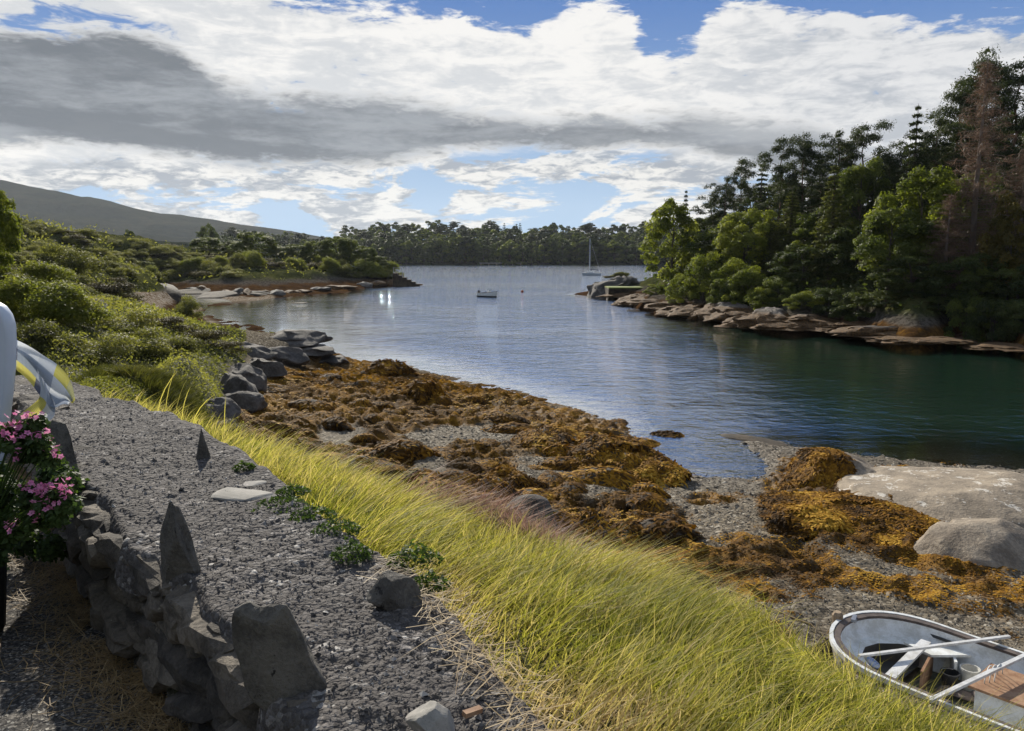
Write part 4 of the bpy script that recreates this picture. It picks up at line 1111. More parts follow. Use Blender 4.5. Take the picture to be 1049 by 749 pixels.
# many lesser weed-covered stones: one base rock with its weed, then copies
def weed_stone(seed):
    o = boulder('weed-covered stone among others on the foreshore', 480, 470, 34, 20, .75, seed, 'wet_rock', sub=3, fr=420, rough=.2, name='weed_stone', group='weed-covered stones on the foreshore')
    return o
protos = [weed_stone(330 + k) for k in range(4)]
bd = protos[0].location.length
spots = []
tries = 0
while len(spots) < 74 and tries < 5000:
    tries += 1
    px, py = random.uniform(262, 720), random.uniform(376, 600)
    if not inpoly(np.array([px]), np.array([py]), WEED)[0]: continue
    if any(abs(px - a) < 14 and abs(py - b) < 8 for a, b in spots): continue
    spots.append((px, py))
hp = hit([a for a, b in spots], [b for a, b in spots])
for i, q in enumerate(hp):
    if np.isnan(q[0]): continue
    src = protos[i % 4]
    if i < 4: o = src
    else:
        o = src.copy(); col.objects.link(o)
        for ch in src.children:
            c2 = ch.copy(); col.objects.link(c2); c2.parent = o
    k = random.uniform(.4, 1.2)
    o.location = (q[0], q[1], gh(q[0], q[1])[0] - .02 * k); o.rotation_euler = (0, 0, random.uniform(0, 6.28)); o.scale = (k * random.uniform(.8, 1.6), k * random.uniform(.8, 1.2), k * random.uniform(.35, .8))

MK = [('the biggest weed mound', 622, 465), ('the bare grey-topped boulder', 542, 522), ('the tall dark weed-hung rock', 436, 400), ('the bright shingle channel', 440, 465), ('the nearest mossy dark rock', 222, 420), ('the tip of the orange weed', 345, 374), ('the small pebble gap', 350, 448), ('the dark row below the bank', 640, 565), ('the pool edge', 690, 500), ('the pink grass', 480, 540), ('the lit grey shore rock', 290, 372), ('the waterline weed bar', 560, 408)]
single_out([o for o in col.objects if o.name.startswith('weed_stone') and o.parent is None], 'weed-covered stone', MK)
# grey rocks at the left edge of the foreshore
LR = 'grey shore rocks between the heath and the weed'
for i, (px, py, wpx, hpx, dm, lab) in enumerate((
    (300, 352, 60, 14, 3.0, 'dark rock ridge farthest out at the water beyond the orange weed'),
    (318, 366, 46, 13, 2.2, 'dark rock at the water end of the grey shore rocks'),
    (290, 372, 44, 18, 2.0, 'lit grey rounded rock in the middle of the shore rocks'),
    (262, 366, 34, 16, 1.8, 'grey rock tucked under the heath at the top of the shore rocks'),
    (268, 384, 34, 18, 1.5, 'grey rock below the lit rounded rock'),
    (250, 396, 34, 24, 1.5, 'smooth dark rock leaning against the heath slope'),
    (238, 408, 38, 26, 1.4, 'dark rock with olive moss near the grass shelf'),
    (250, 418, 36, 18, 1.1, 'low dark rock where the orange weed meets the shelf'),
    (222, 428, 34, 20, .9, 'nearest mossy dark rock below the grass shelf'),
    (338, 372, 30, 8, 1.6, 'low weed-fringed rock by the tip of the orange weed'))):
    boulder(lab, px, py, wpx, hpx, dm, 360 + i, 'shore_rock', sub=4, name='shore_rock', group=LR,  rot=random.uniform(-.4, .4), rough=.26, facets=12, boxy=.35, fscale=2.2, cut=(.6, .95))
boulder('pale round boulder among the bushes on the left slope', 98, 314, 17, 8, .8, 390, 'boulder_lichen', sub=3, rough=.1)
# weed-topped reef slabs in the inlet
for i, (px, py, wpx, hpx, dm, lab) in enumerate((
    (232, 304, 56, 6, 5, 'flat dark reef slab in the middle of the pale mud'),
    (205, 300, 50, 5, 5, 'flat reef slab at the left of the pale mud'),
    (262, 302, 30, 4, 4, 'thin reef slab at the waterside end of the mud'),
    (165, 295, 44, 5, 6, 'brown reef bank at the head of the inlet'))):
    boulder(lab, px, py, wpx, hpx, dm, 400 + i, 'wet_rock', sub=3, name='reef_rock', rough=.15, z0=.15)
boulder('tiny rock awash in the middle of the bay inlet', 308, 319, 15, 2.4, 1.5, 406, 'wet_rock', sub=2, name='reef_rock', z0=0.0)
boulder('bar of weed breaking the surface beside the long boulder', 772, 452, 60, 3.5, .7, 407, 'wet_rock', sub=3, name='reef_rock', z0=0.0, rot=-.5)
for i, (px, py, wpx) in enumerate(((684, 453, 22), (667, 466, 14), (680, 473, 16), (690, 480, 18))):
    boulder('small patch of weed floating in the shallow pool', px, py, wpx, 2.5, .35, 410 + i, 'wet_rock', sub=2, name='weed_patch', z0=.0, fr=260, group='weed patches in the shallow pool')
for i in range(16):
    px = 190 + 232 * (i + random.random() * .8) / 16
    boulder('headland stone', px, np.interp(px, [190, 262, 310, 360, 400, 425], [297, 302, 300, 295, 292, 290.5]), random.uniform(10, 22), random.uniform(3, 7), 3.0, 480 + i, 'ledge_dark' if i % 3 else 'shore_rock', sub=3, name='headland_rock', rough=.3, facets=10, group='dark rocks along the headland shore', boxy=.3, fscale=2.4)
# the wooded point: rock ledges along its water edge
CL = 'pale rock ledges along the wooded point'
for i, (px, py, wpx, hpx, dm, lab) in enumerate((
    (655, 309, 34, 8, 5, 'low brown weedy ledge next to the islet'),
    (684, 319, 40, 11, 5, 'weedy ledge below the leftmost bright tree'),
    (712, 325, 36, 14, 4.5, 'grey-topped ledge below the bright shrubs'),
    (745, 331, 46, 22, 5, 'tallest pale rock face of the wooded point'),
    (785, 336, 52, 22, 5, 'long pale ledge right of the tallest rock face'),
    (830, 342, 54, 20, 4.5, 'grey ledge with a straight weed line under the spruces'),
    (872, 347, 46, 16, 4, 'grey ledge sloping down to the right under the dark trees'),
    (905, 351, 34, 9, 3, 'low brown ledge past the end of the grey ledges'),
    (935, 355, 40, 8, 2.4, 'low weedy rock left of the dead tree'),
    (975, 358, 44, 8, 2.4, 'low weedy rock below the dead tree'),
    (1020, 362, 50, 9, 2.4, 'low weedy rock at the far right of the wooded point'))):
    boulder(lab, px, py, wpx, hpx, dm, 420 + i, 'cliff_rock', sub=5, name='rock_ledge', rough=.30, facets=14, group=CL, boxy=.6, fscale=2.6, cut=(.6, 1.0))
for i, (px, py, wpx, hpx) in enumerate(((640, 305, 40, 6), (668, 314, 36, 8), (698, 323, 36, 10), (728, 329, 34, 12), (765, 335, 44, 13), (808, 340, 46, 13), (850, 345, 44, 12), (888, 350, 44, 12), (920, 354, 50, 10), (955, 357, 50, 9), (998, 361, 56, 9), (1042, 365, 60, 10), (905, 349, 60, 16))):
    boulder('dark ledge', px, py, wpx, hpx, 3.2, 460 + i, 'ledge_dark', sub=4, name='dark_ledge', rough=.36, facets=12, group='dark weedy ledges along the wooded point', boxy=.4, fscale=2.8, cut=(.6, 1.0))
boulder('heathery rock knoll of the islet before the wooded point', 634, 297, 50, 15, 7, 440, 'shore_rock', sub=5, name='islet_rock', rough=.34, z0=.5, boxy=.2, fscale=2.0, facets=12)
boulder('small dark rock behind the islet', 672, 277, 10, 4, 4, 441, 'wet_rock', sub=2, name='islet_rock', z0=.2)

# ------------------------------------------------------------------ trees
TREE_G = {}
def norm(v): return v / (np.linalg.norm(v) + 1e-9)
def trunk_branches(seed, H, r0, nb, z0, z1, reach, up=.5, wob=.05, taper=.15):
    """tapered trunk with limbs (tubes). H height; returns MB and limb ends"""
    r_ = np.random.default_rng(seed); b = MB(); ends = []
    k = 7; pts = [np.array([0, 0, -.3])]
    for i in range(1, k): pts.append(np.array([r_.normal(0, wob) * H * .3 * i / k, r_.normal(0, wob) * H * .3 * i / k, H * i / (k - 1)]))
    pts = np.array(pts); rad = r0 * (1 - (1 - taper) * np.linspace(0, 1, k)); rad[0] *= 1.35
    V, Q, T = tube_arr(pts, rad, 7); b.add(V, Q, T, .5)
    for i in range(nb):
        u = z0 + (z1 - z0) * (i + r_.random()) / nb; z = u * H
        base = np.array([np.interp(z, pts[:, 2], pts[:, 0]), np.interp(z, pts[:, 2], pts[:, 1]), z])
        a = i * 2.4 + r_.normal(0, .4); L = reach(u) * r_.uniform(.7, 1.1)
        d = np.array([math.cos(a), math.sin(a), up * r_.uniform(.5, 1.4)])
        mid = base + d * L * .5 + np.array([0, 0, r_.normal(0, .06) * L]); end = base + d * L * np.array([1, 1, 1.15])
        rr = r0 * (1 - (1 - taper) * u) * .5
        V, Q, T = tube_arr([base, mid, end], [rr, rr * .6, rr * .2], 5); b.add(V, Q, T, .5)
        ends.append((base, end))
    return b, ends

def crown_blobs(blobs, per, leaf, asp, seed, tint0=.5, tvar=.25, lvar=.16, up=.35, shell=.72, rag=.25):
    """leaf cards through the outer part of each blob; blobs: (x,y,z,rx,rz)"""
    r_ = np.random.default_rng(seed); b = MB()
    for (x, y, z, rx, rz) in blobs:
        n = int(per * (rx * rx + .3 * rx) )
        d = r_.normal(size=(n, 3)); d /= np.linalg.norm(d, axis=1)[:, None]
        k = d[:, 2] < -.35; d[k, 2] *= -.6
        rad = shell + (1 - shell) * r_.random(n) + rag * (r_.random(n) ** 4)
        rad *= 1 + .3 * fbm(d[:, 0] * 2 + x, d[:, 1] * 2 + y, d[:, 2] * 2 + z, oct=3, seed=seed)
        c_ = np.stack([x + d[:, 0] * rad * rx, y + d[:, 1] * rad * rx, z + d[:, 2] * rad * rz], -1)
        V, Q = leaf_cards(c_, leaf * r_.uniform(.6, 1.4, n), leaf * asp * r_.uniform(.6, 1.3, n), up, r_, d)
        t0 = tint0 + r_.normal(0, tvar)
        b.add(V, Q, None, np.repeat(np.clip(t0 + r_.normal(0, lvar, n), 0, 1), 4))
    return b

def broad_proto(seed, H=10.0, W=7.5, leaf=.34, per=230, z_lo=.18, nblob=46, m='leaf_mid'):
    r_ = np.random.default_rng(seed)
    tb, ends = trunk_branches(seed, H * .82, H * .022, 11, .25, .95, lambda u: W * .38 * (1.1 - .6 * u), .8)
    bl = []
    lob = [r_.uniform(.7, 1.15) for _ in range(5)]
    for i in range(nblob):
        u = (i + .5) / nblob; z = H * (z_lo + (.93 - z_lo) * u)
        prof = math.sin(PI * min(1, max(.06, (z / H - z_lo + .10) / (1.10 - z_lo)))) ** .62
        a = i * 2.39996 + r_.normal(0, .5); rr = W / 2 * prof * lob[int(a / (2 * PI) * 5) % 5] * math.sqrt(r_.uniform(.25, 1))
        R = W * r_.uniform(.075, .155)
        bl.append((rr * math.cos(a), rr * math.sin(a), z + r_.normal(0, .03) * H, R, R * r_.uniform(.75, 1.1)))
    return tb.mesh('trunk', M['bark'], True), crown_blobs(bl, per, leaf, .62, seed + 1).mesh('crown', M[m]), H, W

def pine_proto(seed, H=15.0, W=7.0, leaf=.26, per=210, m='needle', z_lo=.48, nblob=22):
    r_ = np.random.default_rng(seed)
    tb, ends = trunk_branches(seed, H * .97, H * .017, 16, z_lo - .05, .97, lambda u: W * .5 * math.sin(PI * min(.97, max(.15, (u - z_lo + .25) / 1.0))), .35, .07)
    bl = []
    for i, (bs, en) in enumerate(ends):
        for q in range(6):
            p_ = bs + (en - bs) * (1.04 - .15 * q) + r_.normal(0, .030, 3) * H; R = W * r_.uniform(.085, .155) * (1 - .06 * q)
            bl.append((p_[0], p_[1], p_[2], R, R * r_.uniform(.6, .95)))
    bl.append((0, 0, H * .985, W * .10, W * .08))
    return tb.mesh('trunk', M['bark_pine'], True), crown_blobs(bl, per * 1.1, leaf, .34, seed + 1, .5, .16, .16, .2, .5, .5).mesh('crown', M[m]), H, W

def spruce_proto(seed, H=15.0, W=5.4, leaf=.42, m='needle_spruce', lv=26, dens=1.0, z_lo=.06):
    r_ = np.random.default_rng(seed)
    b = MB(); V, Q, T = tube_arr([(0, 0, -.3), (0, 0, H * .5), (0, 0, H)], [H * .017, H * .01, .015], 6); b.add(V, Q, T)
    f = MB()
    for i in range(lv):
        u = (i + .5) / lv; z = H * (z_lo + (1 - z_lo) * u); R = W / 2 * (1 - u) ** .8 * r_.uniform(.8, 1.15) + .15
        nb = 8 if u < .8 else 5
        for j in range(nb):
            a = j * 2 * PI / nb + i * 1.1 + r_.normal(0, .25); L = R * r_.uniform(.65, 1.15)
            n = int((10 + 22 * L) * dens); t_ = r_.random(n) ** .7
            droop = .38 * L * t_ ** 1.6 - .12 * L * (t_ > .85)
            sp = r_.normal(0, .13, n) * L
            c_ = np.stack([math.cos(a) * t_ * L - math.sin(a) * sp, math.sin(a) * t_ * L + math.cos(a) * sp, z - droop - np.abs(r_.normal(0, .14, n)) * (0.4 + .4 * L)], -1)
            Vv, Qq = leaf_cards(c_, leaf * r_.uniform(.6, 1.4, n), leaf * .30 * r_.uniform(.7, 1.3, n), .5, r_)
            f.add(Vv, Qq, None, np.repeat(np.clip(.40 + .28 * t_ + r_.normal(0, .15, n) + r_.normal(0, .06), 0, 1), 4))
    return b.mesh('trunk', M['bark'], True), f.mesh('crown', M[m]), H, W

def larch_proto(seed, H=17.0, W=6.0):
    r_ = np.random.default_rng(seed); b = MB(); f = MB()
    V, Q, T = tube_arr([(0, 0, -.3), (.1, 0, H * .5), (0, .05, H)], [H * .015, H * .009, .02], 7); b.add(V, Q, T)
    for i in range(150):
        u = .12 + .87 * (i + r_.random()) / 150; z = u * H; a = i * 2.39996 + r_.normal(0, .3)
        L = (W / 2 * (1.02 - u) ** .7 + .25) * r_.uniform(.5, 1.15)
        tip = np.array([math.cos(a) * L, math.sin(a) * L, z + L * r_.uniform(-.25, .25)])
        V, Q, T = tube_arr([(0, 0, z), (math.cos(a) * L * .5, math.sin(a) * L * .5, z + .02 * L), tip], [.035 * (1.1 - u), .022, .006], 4); b.add(V, Q, T)
        n = int(16 + 26 * L); t_ = r_.uniform(.12, 1.02, n)
        c_ = np.stack([math.cos(a) * t_ * L, math.sin(a) * t_ * L, z + (tip[2] - z) * t_], -1) + r_.normal(0, .10, (n, 3)) * (.5 + L * .4) + np.array([0, 0, -.12])
        Vv, Qq = leaf_cards(c_, r_.uniform(.3, .8, n), r_.uniform(.018, .04, n), .1, r_); f.add(Vv, Qq, None, np.repeat(np.clip(.5 + r_.normal(0, .2, n), 0, 1), 4))
    return b.mesh('trunk', M['bark_dead'], True), f.mesh('crown', M['twig']), H, W

PR = {}
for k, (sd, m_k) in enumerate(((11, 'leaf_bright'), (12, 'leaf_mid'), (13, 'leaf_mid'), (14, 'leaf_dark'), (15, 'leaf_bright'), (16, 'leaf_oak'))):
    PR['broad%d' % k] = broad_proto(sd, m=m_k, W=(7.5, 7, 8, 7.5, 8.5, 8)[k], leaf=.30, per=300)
for k in range(4): PR['pine%d' % k] = pine_proto(21 + k, W=(6.5, 7.5, 6.0, 8.0)[k], z_lo=(.36, .32, .40, .20)[k])
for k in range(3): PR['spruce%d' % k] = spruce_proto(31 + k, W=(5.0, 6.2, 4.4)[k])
PR['darkcone'] = spruce_proto(38, m='needle', W=5.0, lv=22, dens=1.1)
PR['larch'] = larch_proto(41)
PR['larch1'] = larch_proto(42, 17, 7.5)
for k in range(3): PR['shrub%d' % k] = broad_proto(51 + k, H=4.0, W=5.0, leaf=.17, per=700, z_lo=.03, nblob=30, m=('leaf_bright', 'leaf_mid', 'leaf_dark')[k])
# lighter versions for the far wood
for k in range(3): PR['far%d' % k] = broad_proto(61 + k, leaf=.75, per=75, nblob=26, z_lo=.08, m=('leaf_mid', 'leaf_dark', 'leaf_dark')[k])
for k in range(2): PR['farpine%d' % k] = pine_proto(66 + k, leaf=.75, per=62, m='needle', z_lo=.22)
PR['farcone'] = spruce_proto(69, leaf=.9, lv=14, dens=.35, m='needle')

def plant(kind, name, lab, cat, x, y, ztop=None, width=None, height=None, group=None, rz=None, zb=None):
    tr, cr, H, W = PR[kind]
    zb = gh(x, y)[0] - .1 if zb is None else zb
    h = height if height else max(1.0, ztop - zb)
    o = empty(name, (x, y, zb), random.uniform(0, 6.28) if rz is None else rz)
    s_ = h / H; sw = (width / W) if width else s_
    sw = min(max(sw, s_ * .55), s_ * 2.2)
    o.scale = (sw, sw, s_)
    tag(o, lab, cat, group)
    put('trunk', tr, o); put('crown', cr, o)
    return o

def ptree(kind, name, px, Y, top, wpx, lab, group='trees of the wooded point', cat='tree'):
    p = PD(px, top, Y)
    return plant(kind, name, lab, cat, p.x, p.y, ztop=p.z, width=wpx * Y / F, group=group)

for a_ in (
    ('broad0', 'broadleaf_tree', 690, 90, 206, 66, 'bright green round tree at the left end of the wooded point'),
    ('darkcone', 'conifer_tree', 703, 104, 194, 20, 'thin dark conifer spire poking up behind the leftmost bright tree'),
    ('pine0', 'pine_tree', 730, 100, 200, 44, 'dark pine right of the thin conifer spire'),
    ('pine2', 'pine_tree', 745, 97, 182, 38, 'dark pine with a sloping top left of the two-tufted pine'),
    ('pine1', 'pine_tree', 760, 99, 165, 40, 'tall dark pine standing out against the low clouds'),
    ('broad1', 'broadleaf_tree', 735, 84, 234, 60, 'mid green tree between the leftmost bright tree and the spruces'),
    ('broad4', 'broadleaf_tree', 764, 80, 214, 72, 'yellow-green tree below the tall dark pines'),
    ('darkcone', 'conifer_tree', 781, 92, 166, 44, 'dark conifer at the left shoulder of the tall pine group'),
    ('pine1', 'pine_tree', 802, 84, 143, 52, 'leftmost flat-topped pine of the tall group'),
    ('pine3', 'pine_tree', 826, 82, 139, 50, 'flat-topped pine with an open gap in its crown'),
    ('pine0', 'pine_tree', 842, 86, 160, 44, 'shorter dark pine tucked between the flat-topped pines'),
    ('pine2', 'pine_tree', 860, 80, 135, 50, 'dark rounded pine over the tallest spruce'),
    ('pine1', 'pine_tree', 886, 80, 130, 62, 'widest flat-topped pine right of the tallest spruce'),
    ('spruce0', 'spruce_tree', 812, 76, 196, 58, 'green spruce in front of the flat-topped pines'),
    ('spruce1', 'spruce_tree', 790, 78, 225, 60, 'broad spruce behind the shoreline shrubs'),
    ('spruce2', 'spruce_tree', 856, 69, 168, 58, 'tallest dark spruce reaching down to the grey ledge'),
    ('broad1', 'broadleaf_tree', 838, 73, 214, 56, 'dull green tree between the two dark spruces'),
    ('broad2', 'broadleaf_tree', 884, 74, 163, 66, 'olive green tree right behind the tallest dark spruce'),
    ('broad3', 'broadleaf_tree', 886, 66, 232, 74, 'dark leafy tree above the end of the grey ledge'),
    ('broad3', 'broadleaf_tree', 824, 70, 252, 66, 'dark low tree between the spruces above the ledges'),
    ('pine3', 'pine_tree', 912, 78, 158, 50, 'dark pine left of the lone pointed conifer'),
    ('darkcone', 'conifer_tree', 941, 72, 106, 50, 'lone pointed conifer standing above the yellow-green tree'),
    ('pine0', 'pine_tree', 930, 74, 150, 46, 'dark pine directly behind the yellow-green tree'),
    ('pine2', 'pine_tree', 962, 74, 122, 52, 'dark pine between the pointed conifer and the giant trees'),
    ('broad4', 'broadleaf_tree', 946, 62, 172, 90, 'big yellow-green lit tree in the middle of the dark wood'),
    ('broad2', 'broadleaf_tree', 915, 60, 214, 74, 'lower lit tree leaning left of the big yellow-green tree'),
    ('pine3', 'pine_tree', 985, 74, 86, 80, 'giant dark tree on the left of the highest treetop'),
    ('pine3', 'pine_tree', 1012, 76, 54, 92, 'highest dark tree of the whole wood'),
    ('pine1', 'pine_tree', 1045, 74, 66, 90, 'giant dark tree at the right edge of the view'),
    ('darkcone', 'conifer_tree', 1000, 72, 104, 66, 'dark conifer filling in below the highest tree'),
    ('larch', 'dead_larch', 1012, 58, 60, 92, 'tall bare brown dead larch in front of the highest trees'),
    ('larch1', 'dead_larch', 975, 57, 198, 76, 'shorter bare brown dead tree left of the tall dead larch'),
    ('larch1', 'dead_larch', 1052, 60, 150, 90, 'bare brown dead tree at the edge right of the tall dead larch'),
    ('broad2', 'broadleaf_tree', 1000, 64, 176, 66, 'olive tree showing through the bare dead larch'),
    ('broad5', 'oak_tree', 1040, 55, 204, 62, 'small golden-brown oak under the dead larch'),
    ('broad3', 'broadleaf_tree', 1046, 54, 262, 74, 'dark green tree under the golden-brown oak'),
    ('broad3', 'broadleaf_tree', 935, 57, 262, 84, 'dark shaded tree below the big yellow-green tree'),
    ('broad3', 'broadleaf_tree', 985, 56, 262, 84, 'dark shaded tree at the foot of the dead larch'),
    ('broad1', 'broadleaf_tree', 1000, 54.5, 272, 44, 'small green tree with light leaves at the foot of the dead larch'),
    ('darkcone', 'conifer_tree', 1085, 64, 110, 90, 'dark conifer just at the frame edge'),
    ): ptree(*a_)
# darker trees deeper in the wood that close the gaps
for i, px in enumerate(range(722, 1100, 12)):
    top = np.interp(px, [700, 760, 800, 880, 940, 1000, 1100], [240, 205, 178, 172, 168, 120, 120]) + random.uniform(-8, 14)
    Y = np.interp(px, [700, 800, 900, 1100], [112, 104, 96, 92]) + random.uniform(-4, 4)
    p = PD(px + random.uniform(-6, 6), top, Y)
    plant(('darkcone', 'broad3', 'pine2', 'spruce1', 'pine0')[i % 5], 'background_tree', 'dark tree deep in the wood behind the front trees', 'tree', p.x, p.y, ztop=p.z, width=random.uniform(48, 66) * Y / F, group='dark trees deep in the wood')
SH = 'shrubs along the foot of the wooded point'
for i, (px, top, wpx, dY, kd, lab) in enumerate((
    (672, 292, 34, 3.5, 'shrub0', 'low bright shrub at the islet end of the wood'),
    (700, 283, 40, 4, 'shrub0', 'bright shrub under the leftmost tree'),
    (722, 262, 54, 5, 'shrub0', 'largest bright green shrub overhanging the ledges'),
    (752, 268, 56, 6, 'shrub0', 'bright shrub above the tallest rock face'),
    (742, 288, 40, 3.2, 'shrub1', 'small green shrub on top of the tallest rock face'),
    (770, 276, 50, 5, 'shrub0', 'light green shrub right of the tallest rock face'),
    (782, 296, 36, 3.2, 'shrub0', 'little bright bush right at the edge of the long ledge'),
    (798, 286, 50, 5, 'shrub1', 'green shrub behind the long pale ledge'),
    (826, 300, 44, 4, 'shrub0', 'bright bush at the foot of the tallest dark spruce'),
    (850, 296, 52, 5, 'shrub2', 'dark shrub behind the grey ledge'),
    (880, 300, 54, 5, 'shrub2', 'dark shrub above the end of the grey ledge'),
    (908, 298, 54, 5, 'shrub2', 'dark shrub over the low brown ledge'),
    (935, 302, 56, 5, 'shrub2', 'dark shrub beneath the big yellow-green tree'),
    (962, 304, 56, 5, 'shrub2', 'dark shrub left of the dead larch trunk'),
    (992, 306, 56, 4, 'shrub1', 'green shrub beside the dead larch trunk'),
    (1020, 308, 60, 4, 'shrub2', 'dark shrub right of the dead larch trunk'),
    (1050, 308, 64, 4, 'shrub2', 'dark shrub at the far right of the shore'))):
    Ysh = np.interp(px, [640, 700, 760, 830, 900, 960, 1049], [103, 76, 66.5, 58.5, 52.7, 50, 45.8]); Y = Ysh + dY
    p = PD(px, top, Y); plant(kd, 'shoreline_shrub', lab, 'shrub', p.x, p.y, ztop=p.z, width=wpx * Y / F, group=SH)

# ------------------------------------------------------------------ the wood across the bay
rows = [(490, 46, 'far0'), (500, 42, 'far1'), (518, 46, 'x'), (545, 46, 'x'), (585, 46, 'x'), (625, 44, 'x')]
kinds = ['far0', 'far1', 'far2', 'farpine0', 'farpine1', 'farcone', 'far1', 'farpine0']
topline = [(150, 236), (200, 233), (250, 234), (300, 236), (322, 242), (340, 240), (356, 232), (372, 229), (440, 227), (470, 226), (530, 230), (560, 227), (600, 228), (640, 230), (670, 227), (740, 224)]
lab_far = {'far0': 'mid green round-topped tree in the far wood', 'far1': 'dark round-topped tree in the far wood', 'far2': 'dark spreading tree in the far wood', 'farpine0': 'dark pine in the far wood', 'farpine1': 'tall dark pine in the far wood', 'farcone': 'pointed dark conifer in the far wood'}
for ri, (Y, n, _k) in enumerate(rows):
    for i in range(n):
        px = 205 + (735 - 205) * (i + random.uniform(.1, .9)) / n
        Yt = Y + random.uniform(-6, 6)
        tl = np.interp(px, [a for a, b in topline], [b for a, b in topline])
        frac = (ri + 1) / len(rows)
        ptop = 271 - (271 - tl) * (.46 + .50 * frac) + random.uniform(-3.5, 4)
        k = kinds[random.randrange(len(kinds))]
        if ri == 0: k = ('far0', 'far1', 'far2')[i % 3]
        if k == 'farcone': ptop -= 2.5
        p = PD(px, ptop, Yt); zg = float(far_ground(np.array([p.x]), np.array([Yt]))[0]) - .5
        h = max(p.z - zg, 7.0)
        plant(k, 'far_tree', lab_far[k], 'tree', p.x, Yt, height=h, width=h * random.uniform(.75, 1.1) if k[:4] != 'farc' else h * .45, zb=zg, group='trees of the wood across the bay')

# ------------------------------------------------------------------ left slope and headland
LT = 'rounded trees on the small headland'
for px, top, wpx, Y, kd, lab in (
    (172, 258, 26, 165, 'broad1', 'small rounded tree at the left start of the headland trees'),
    (213, 243, 40, 164, 'broad2', 'rounded tree left of the biggest headland tree'),
    (236, 247, 34, 168, 'broad1', 'rounded tree touching the biggest headland tree'),
    (258, 238, 44, 162, 'broad2', 'biggest rounded tree of the headland'),
    (286, 252, 34, 166, 'broad1', 'lower rounded tree right of the biggest headland tree'),
    (304, 250, 30, 164, 'broad2', 'small lit tree in the middle of the headland'),
    (322, 247, 30, 166, 'broad2', 'tall rounded tree left of the twin headland trees'),
    (344, 242, 34, 164, 'broad2', 'left one of the twin headland trees'),
    (358, 245, 30, 166, 'broad1', 'right one of the twin headland trees'),
    (374, 252, 28, 163, 'broad2', 'rounded tree near the slipway end of the headland'),
    (388, 262, 24, 161, 'broad1', 'last low tree by the slipway'),
    (150, 268, 44, 140, 'broad1', 'wide dark bush-like tree at the root of the headland'),
    (318, 262, 22, 160, 'broad1', 'small dark tree before the twin headland trees'),
    (330, 266, 24, 159, 'broad2', 'small lit bush-like tree before the twin headland trees')):
    ptree(kd, 'headland_tree', px, Y, top, wpx, lab, LT)
ptree('broad3', 'lone_dark_tree', 214, 300, 231, 22, 'lone dark tree against the foot of the mountain', None)
ptree('broad3', 'lone_dark_tree', 133, 190, 236, 14, 'small dark round tree on the skyline of the heath', None)
p = PD(-22, 172, 30); plant('broad4', 'roadside_tree', 'leafy tree just entering the view at the left edge', 'tree', p.x, p.y, ztop=p.z, width=2.6)

def bush_proto(seed, H, W, leaf, n_b, per, m):
    r_ = np.random.default_rng(seed); bl = []
    for i in range(n_b):
        a = i * 2.4 + r_.normal(0, .4); rr = W * .36 * math.sqrt(r_.random()); R = W * r_.uniform(.15, .24)
        bl.append((rr * math.cos(a), rr * math.sin(a), H * r_.uniform(.15, .72) * (1.1 - rr / W), R, R * .8 * H / W * 1.4))
    return crown_blobs(bl, per, leaf, .55, seed, .5, .16, .2, .35, .6, .5).mesh('shrub', M[m])
BU = [bush_proto(71, 1.0, 1.6, .055, 11, 5200, 'scrub'), bush_proto(72, 1.1, 1.4, .052, 10, 5200, 'scrub'), bush_proto(73, .8, 1.8, .055, 11, 4600, 'scrub'), bush_proto(74, .7, 1.5, .045, 9, 5600, 'heath'), bush_proto(75, 1.2, 1.5, .055, 12, 6000, 'bush_leaf')]
def bush(k, lab, q, w_, hf=1.0, group=None, name='shrub'):
    o = put(name, BU[k], None, (q[0], q[1], q[2] - .08 * w_)); s_ = w_ / 1.6
    o.scale = (s_, s_, s_ * hf); o.rotation_euler = (0, 0, random.uniform(0, 6.28)); return tag(o, lab, 'shrub', group)
# nearest, largest
for px, py, wpx, k, hf, lab in (
    (70, 334, 76, 4, .85, 'bright green rounded bush beside the pale round boulder'),
    (22, 330, 70, 4, .9, 'bright green bush left of the rounded bush'),
    (40, 300, 56, 4, .8, 'loose light green bush higher up the left slope'),
    (8, 300, 52, 0, .9, 'tall yellow-green bush at the left edge'),
    (112, 306, 56, 3, 1.0, 'dark bush above the pale round boulder'),
    (72, 282, 60, 1, 1.0, 'olive bush in the middle of the left slope'),
    (30, 358, 70, 0, .9, 'leafy bramble just past the wall end'),
    (92, 362, 70, 2, .8, 'lit bramble bush below the rounded bush'),
    (140, 358, 70, 2, .8, 'low lit scrub between the brambles and the rocks'),
    (180, 364, 60, 0, .8, 'low grey-green scrub above the grass shelf'),
    (205, 352, 56, 3, .9, 'brownish heath bush at the top of the shore rocks'),
    (230, 358, 44, 3, .8, 'dark heath bush on the shore rocks'),
    (165, 336, 56, 3, .8, 'brownish heath bush left of the pale mud'),
    (120, 335, 64, 2, .8, 'wide low scrub bush on the near slope'),
    (192, 326, 34, 1, 1.3, 'thin pale shrub standing before the pale mud'),
    (222, 436, 46, 3, .6, 'dark tuft of heath where shelf meets weed')):
    q = hit(px, py)[0]
    bush(k, lab, q, wpx * math.hypot(q[0], q[1]) / F, hf, 'larger bushes on the left slope')
n = 0; pts_ = []
while len(pts_) < 230:
    px, py = random.uniform(-20, 250), random.uniform(218, 345)
    if py < np.interp(px, [0, 60, 100, 200, 250], [224, 236, 243, 257, 264]): continue
    if py > np.interp(px, [0, 100, 130, 250], [345, 320, 288, 284]): continue
    pts_.append((px, py))
hp = hit([a for a, b in pts_], [b for a, b in pts_])
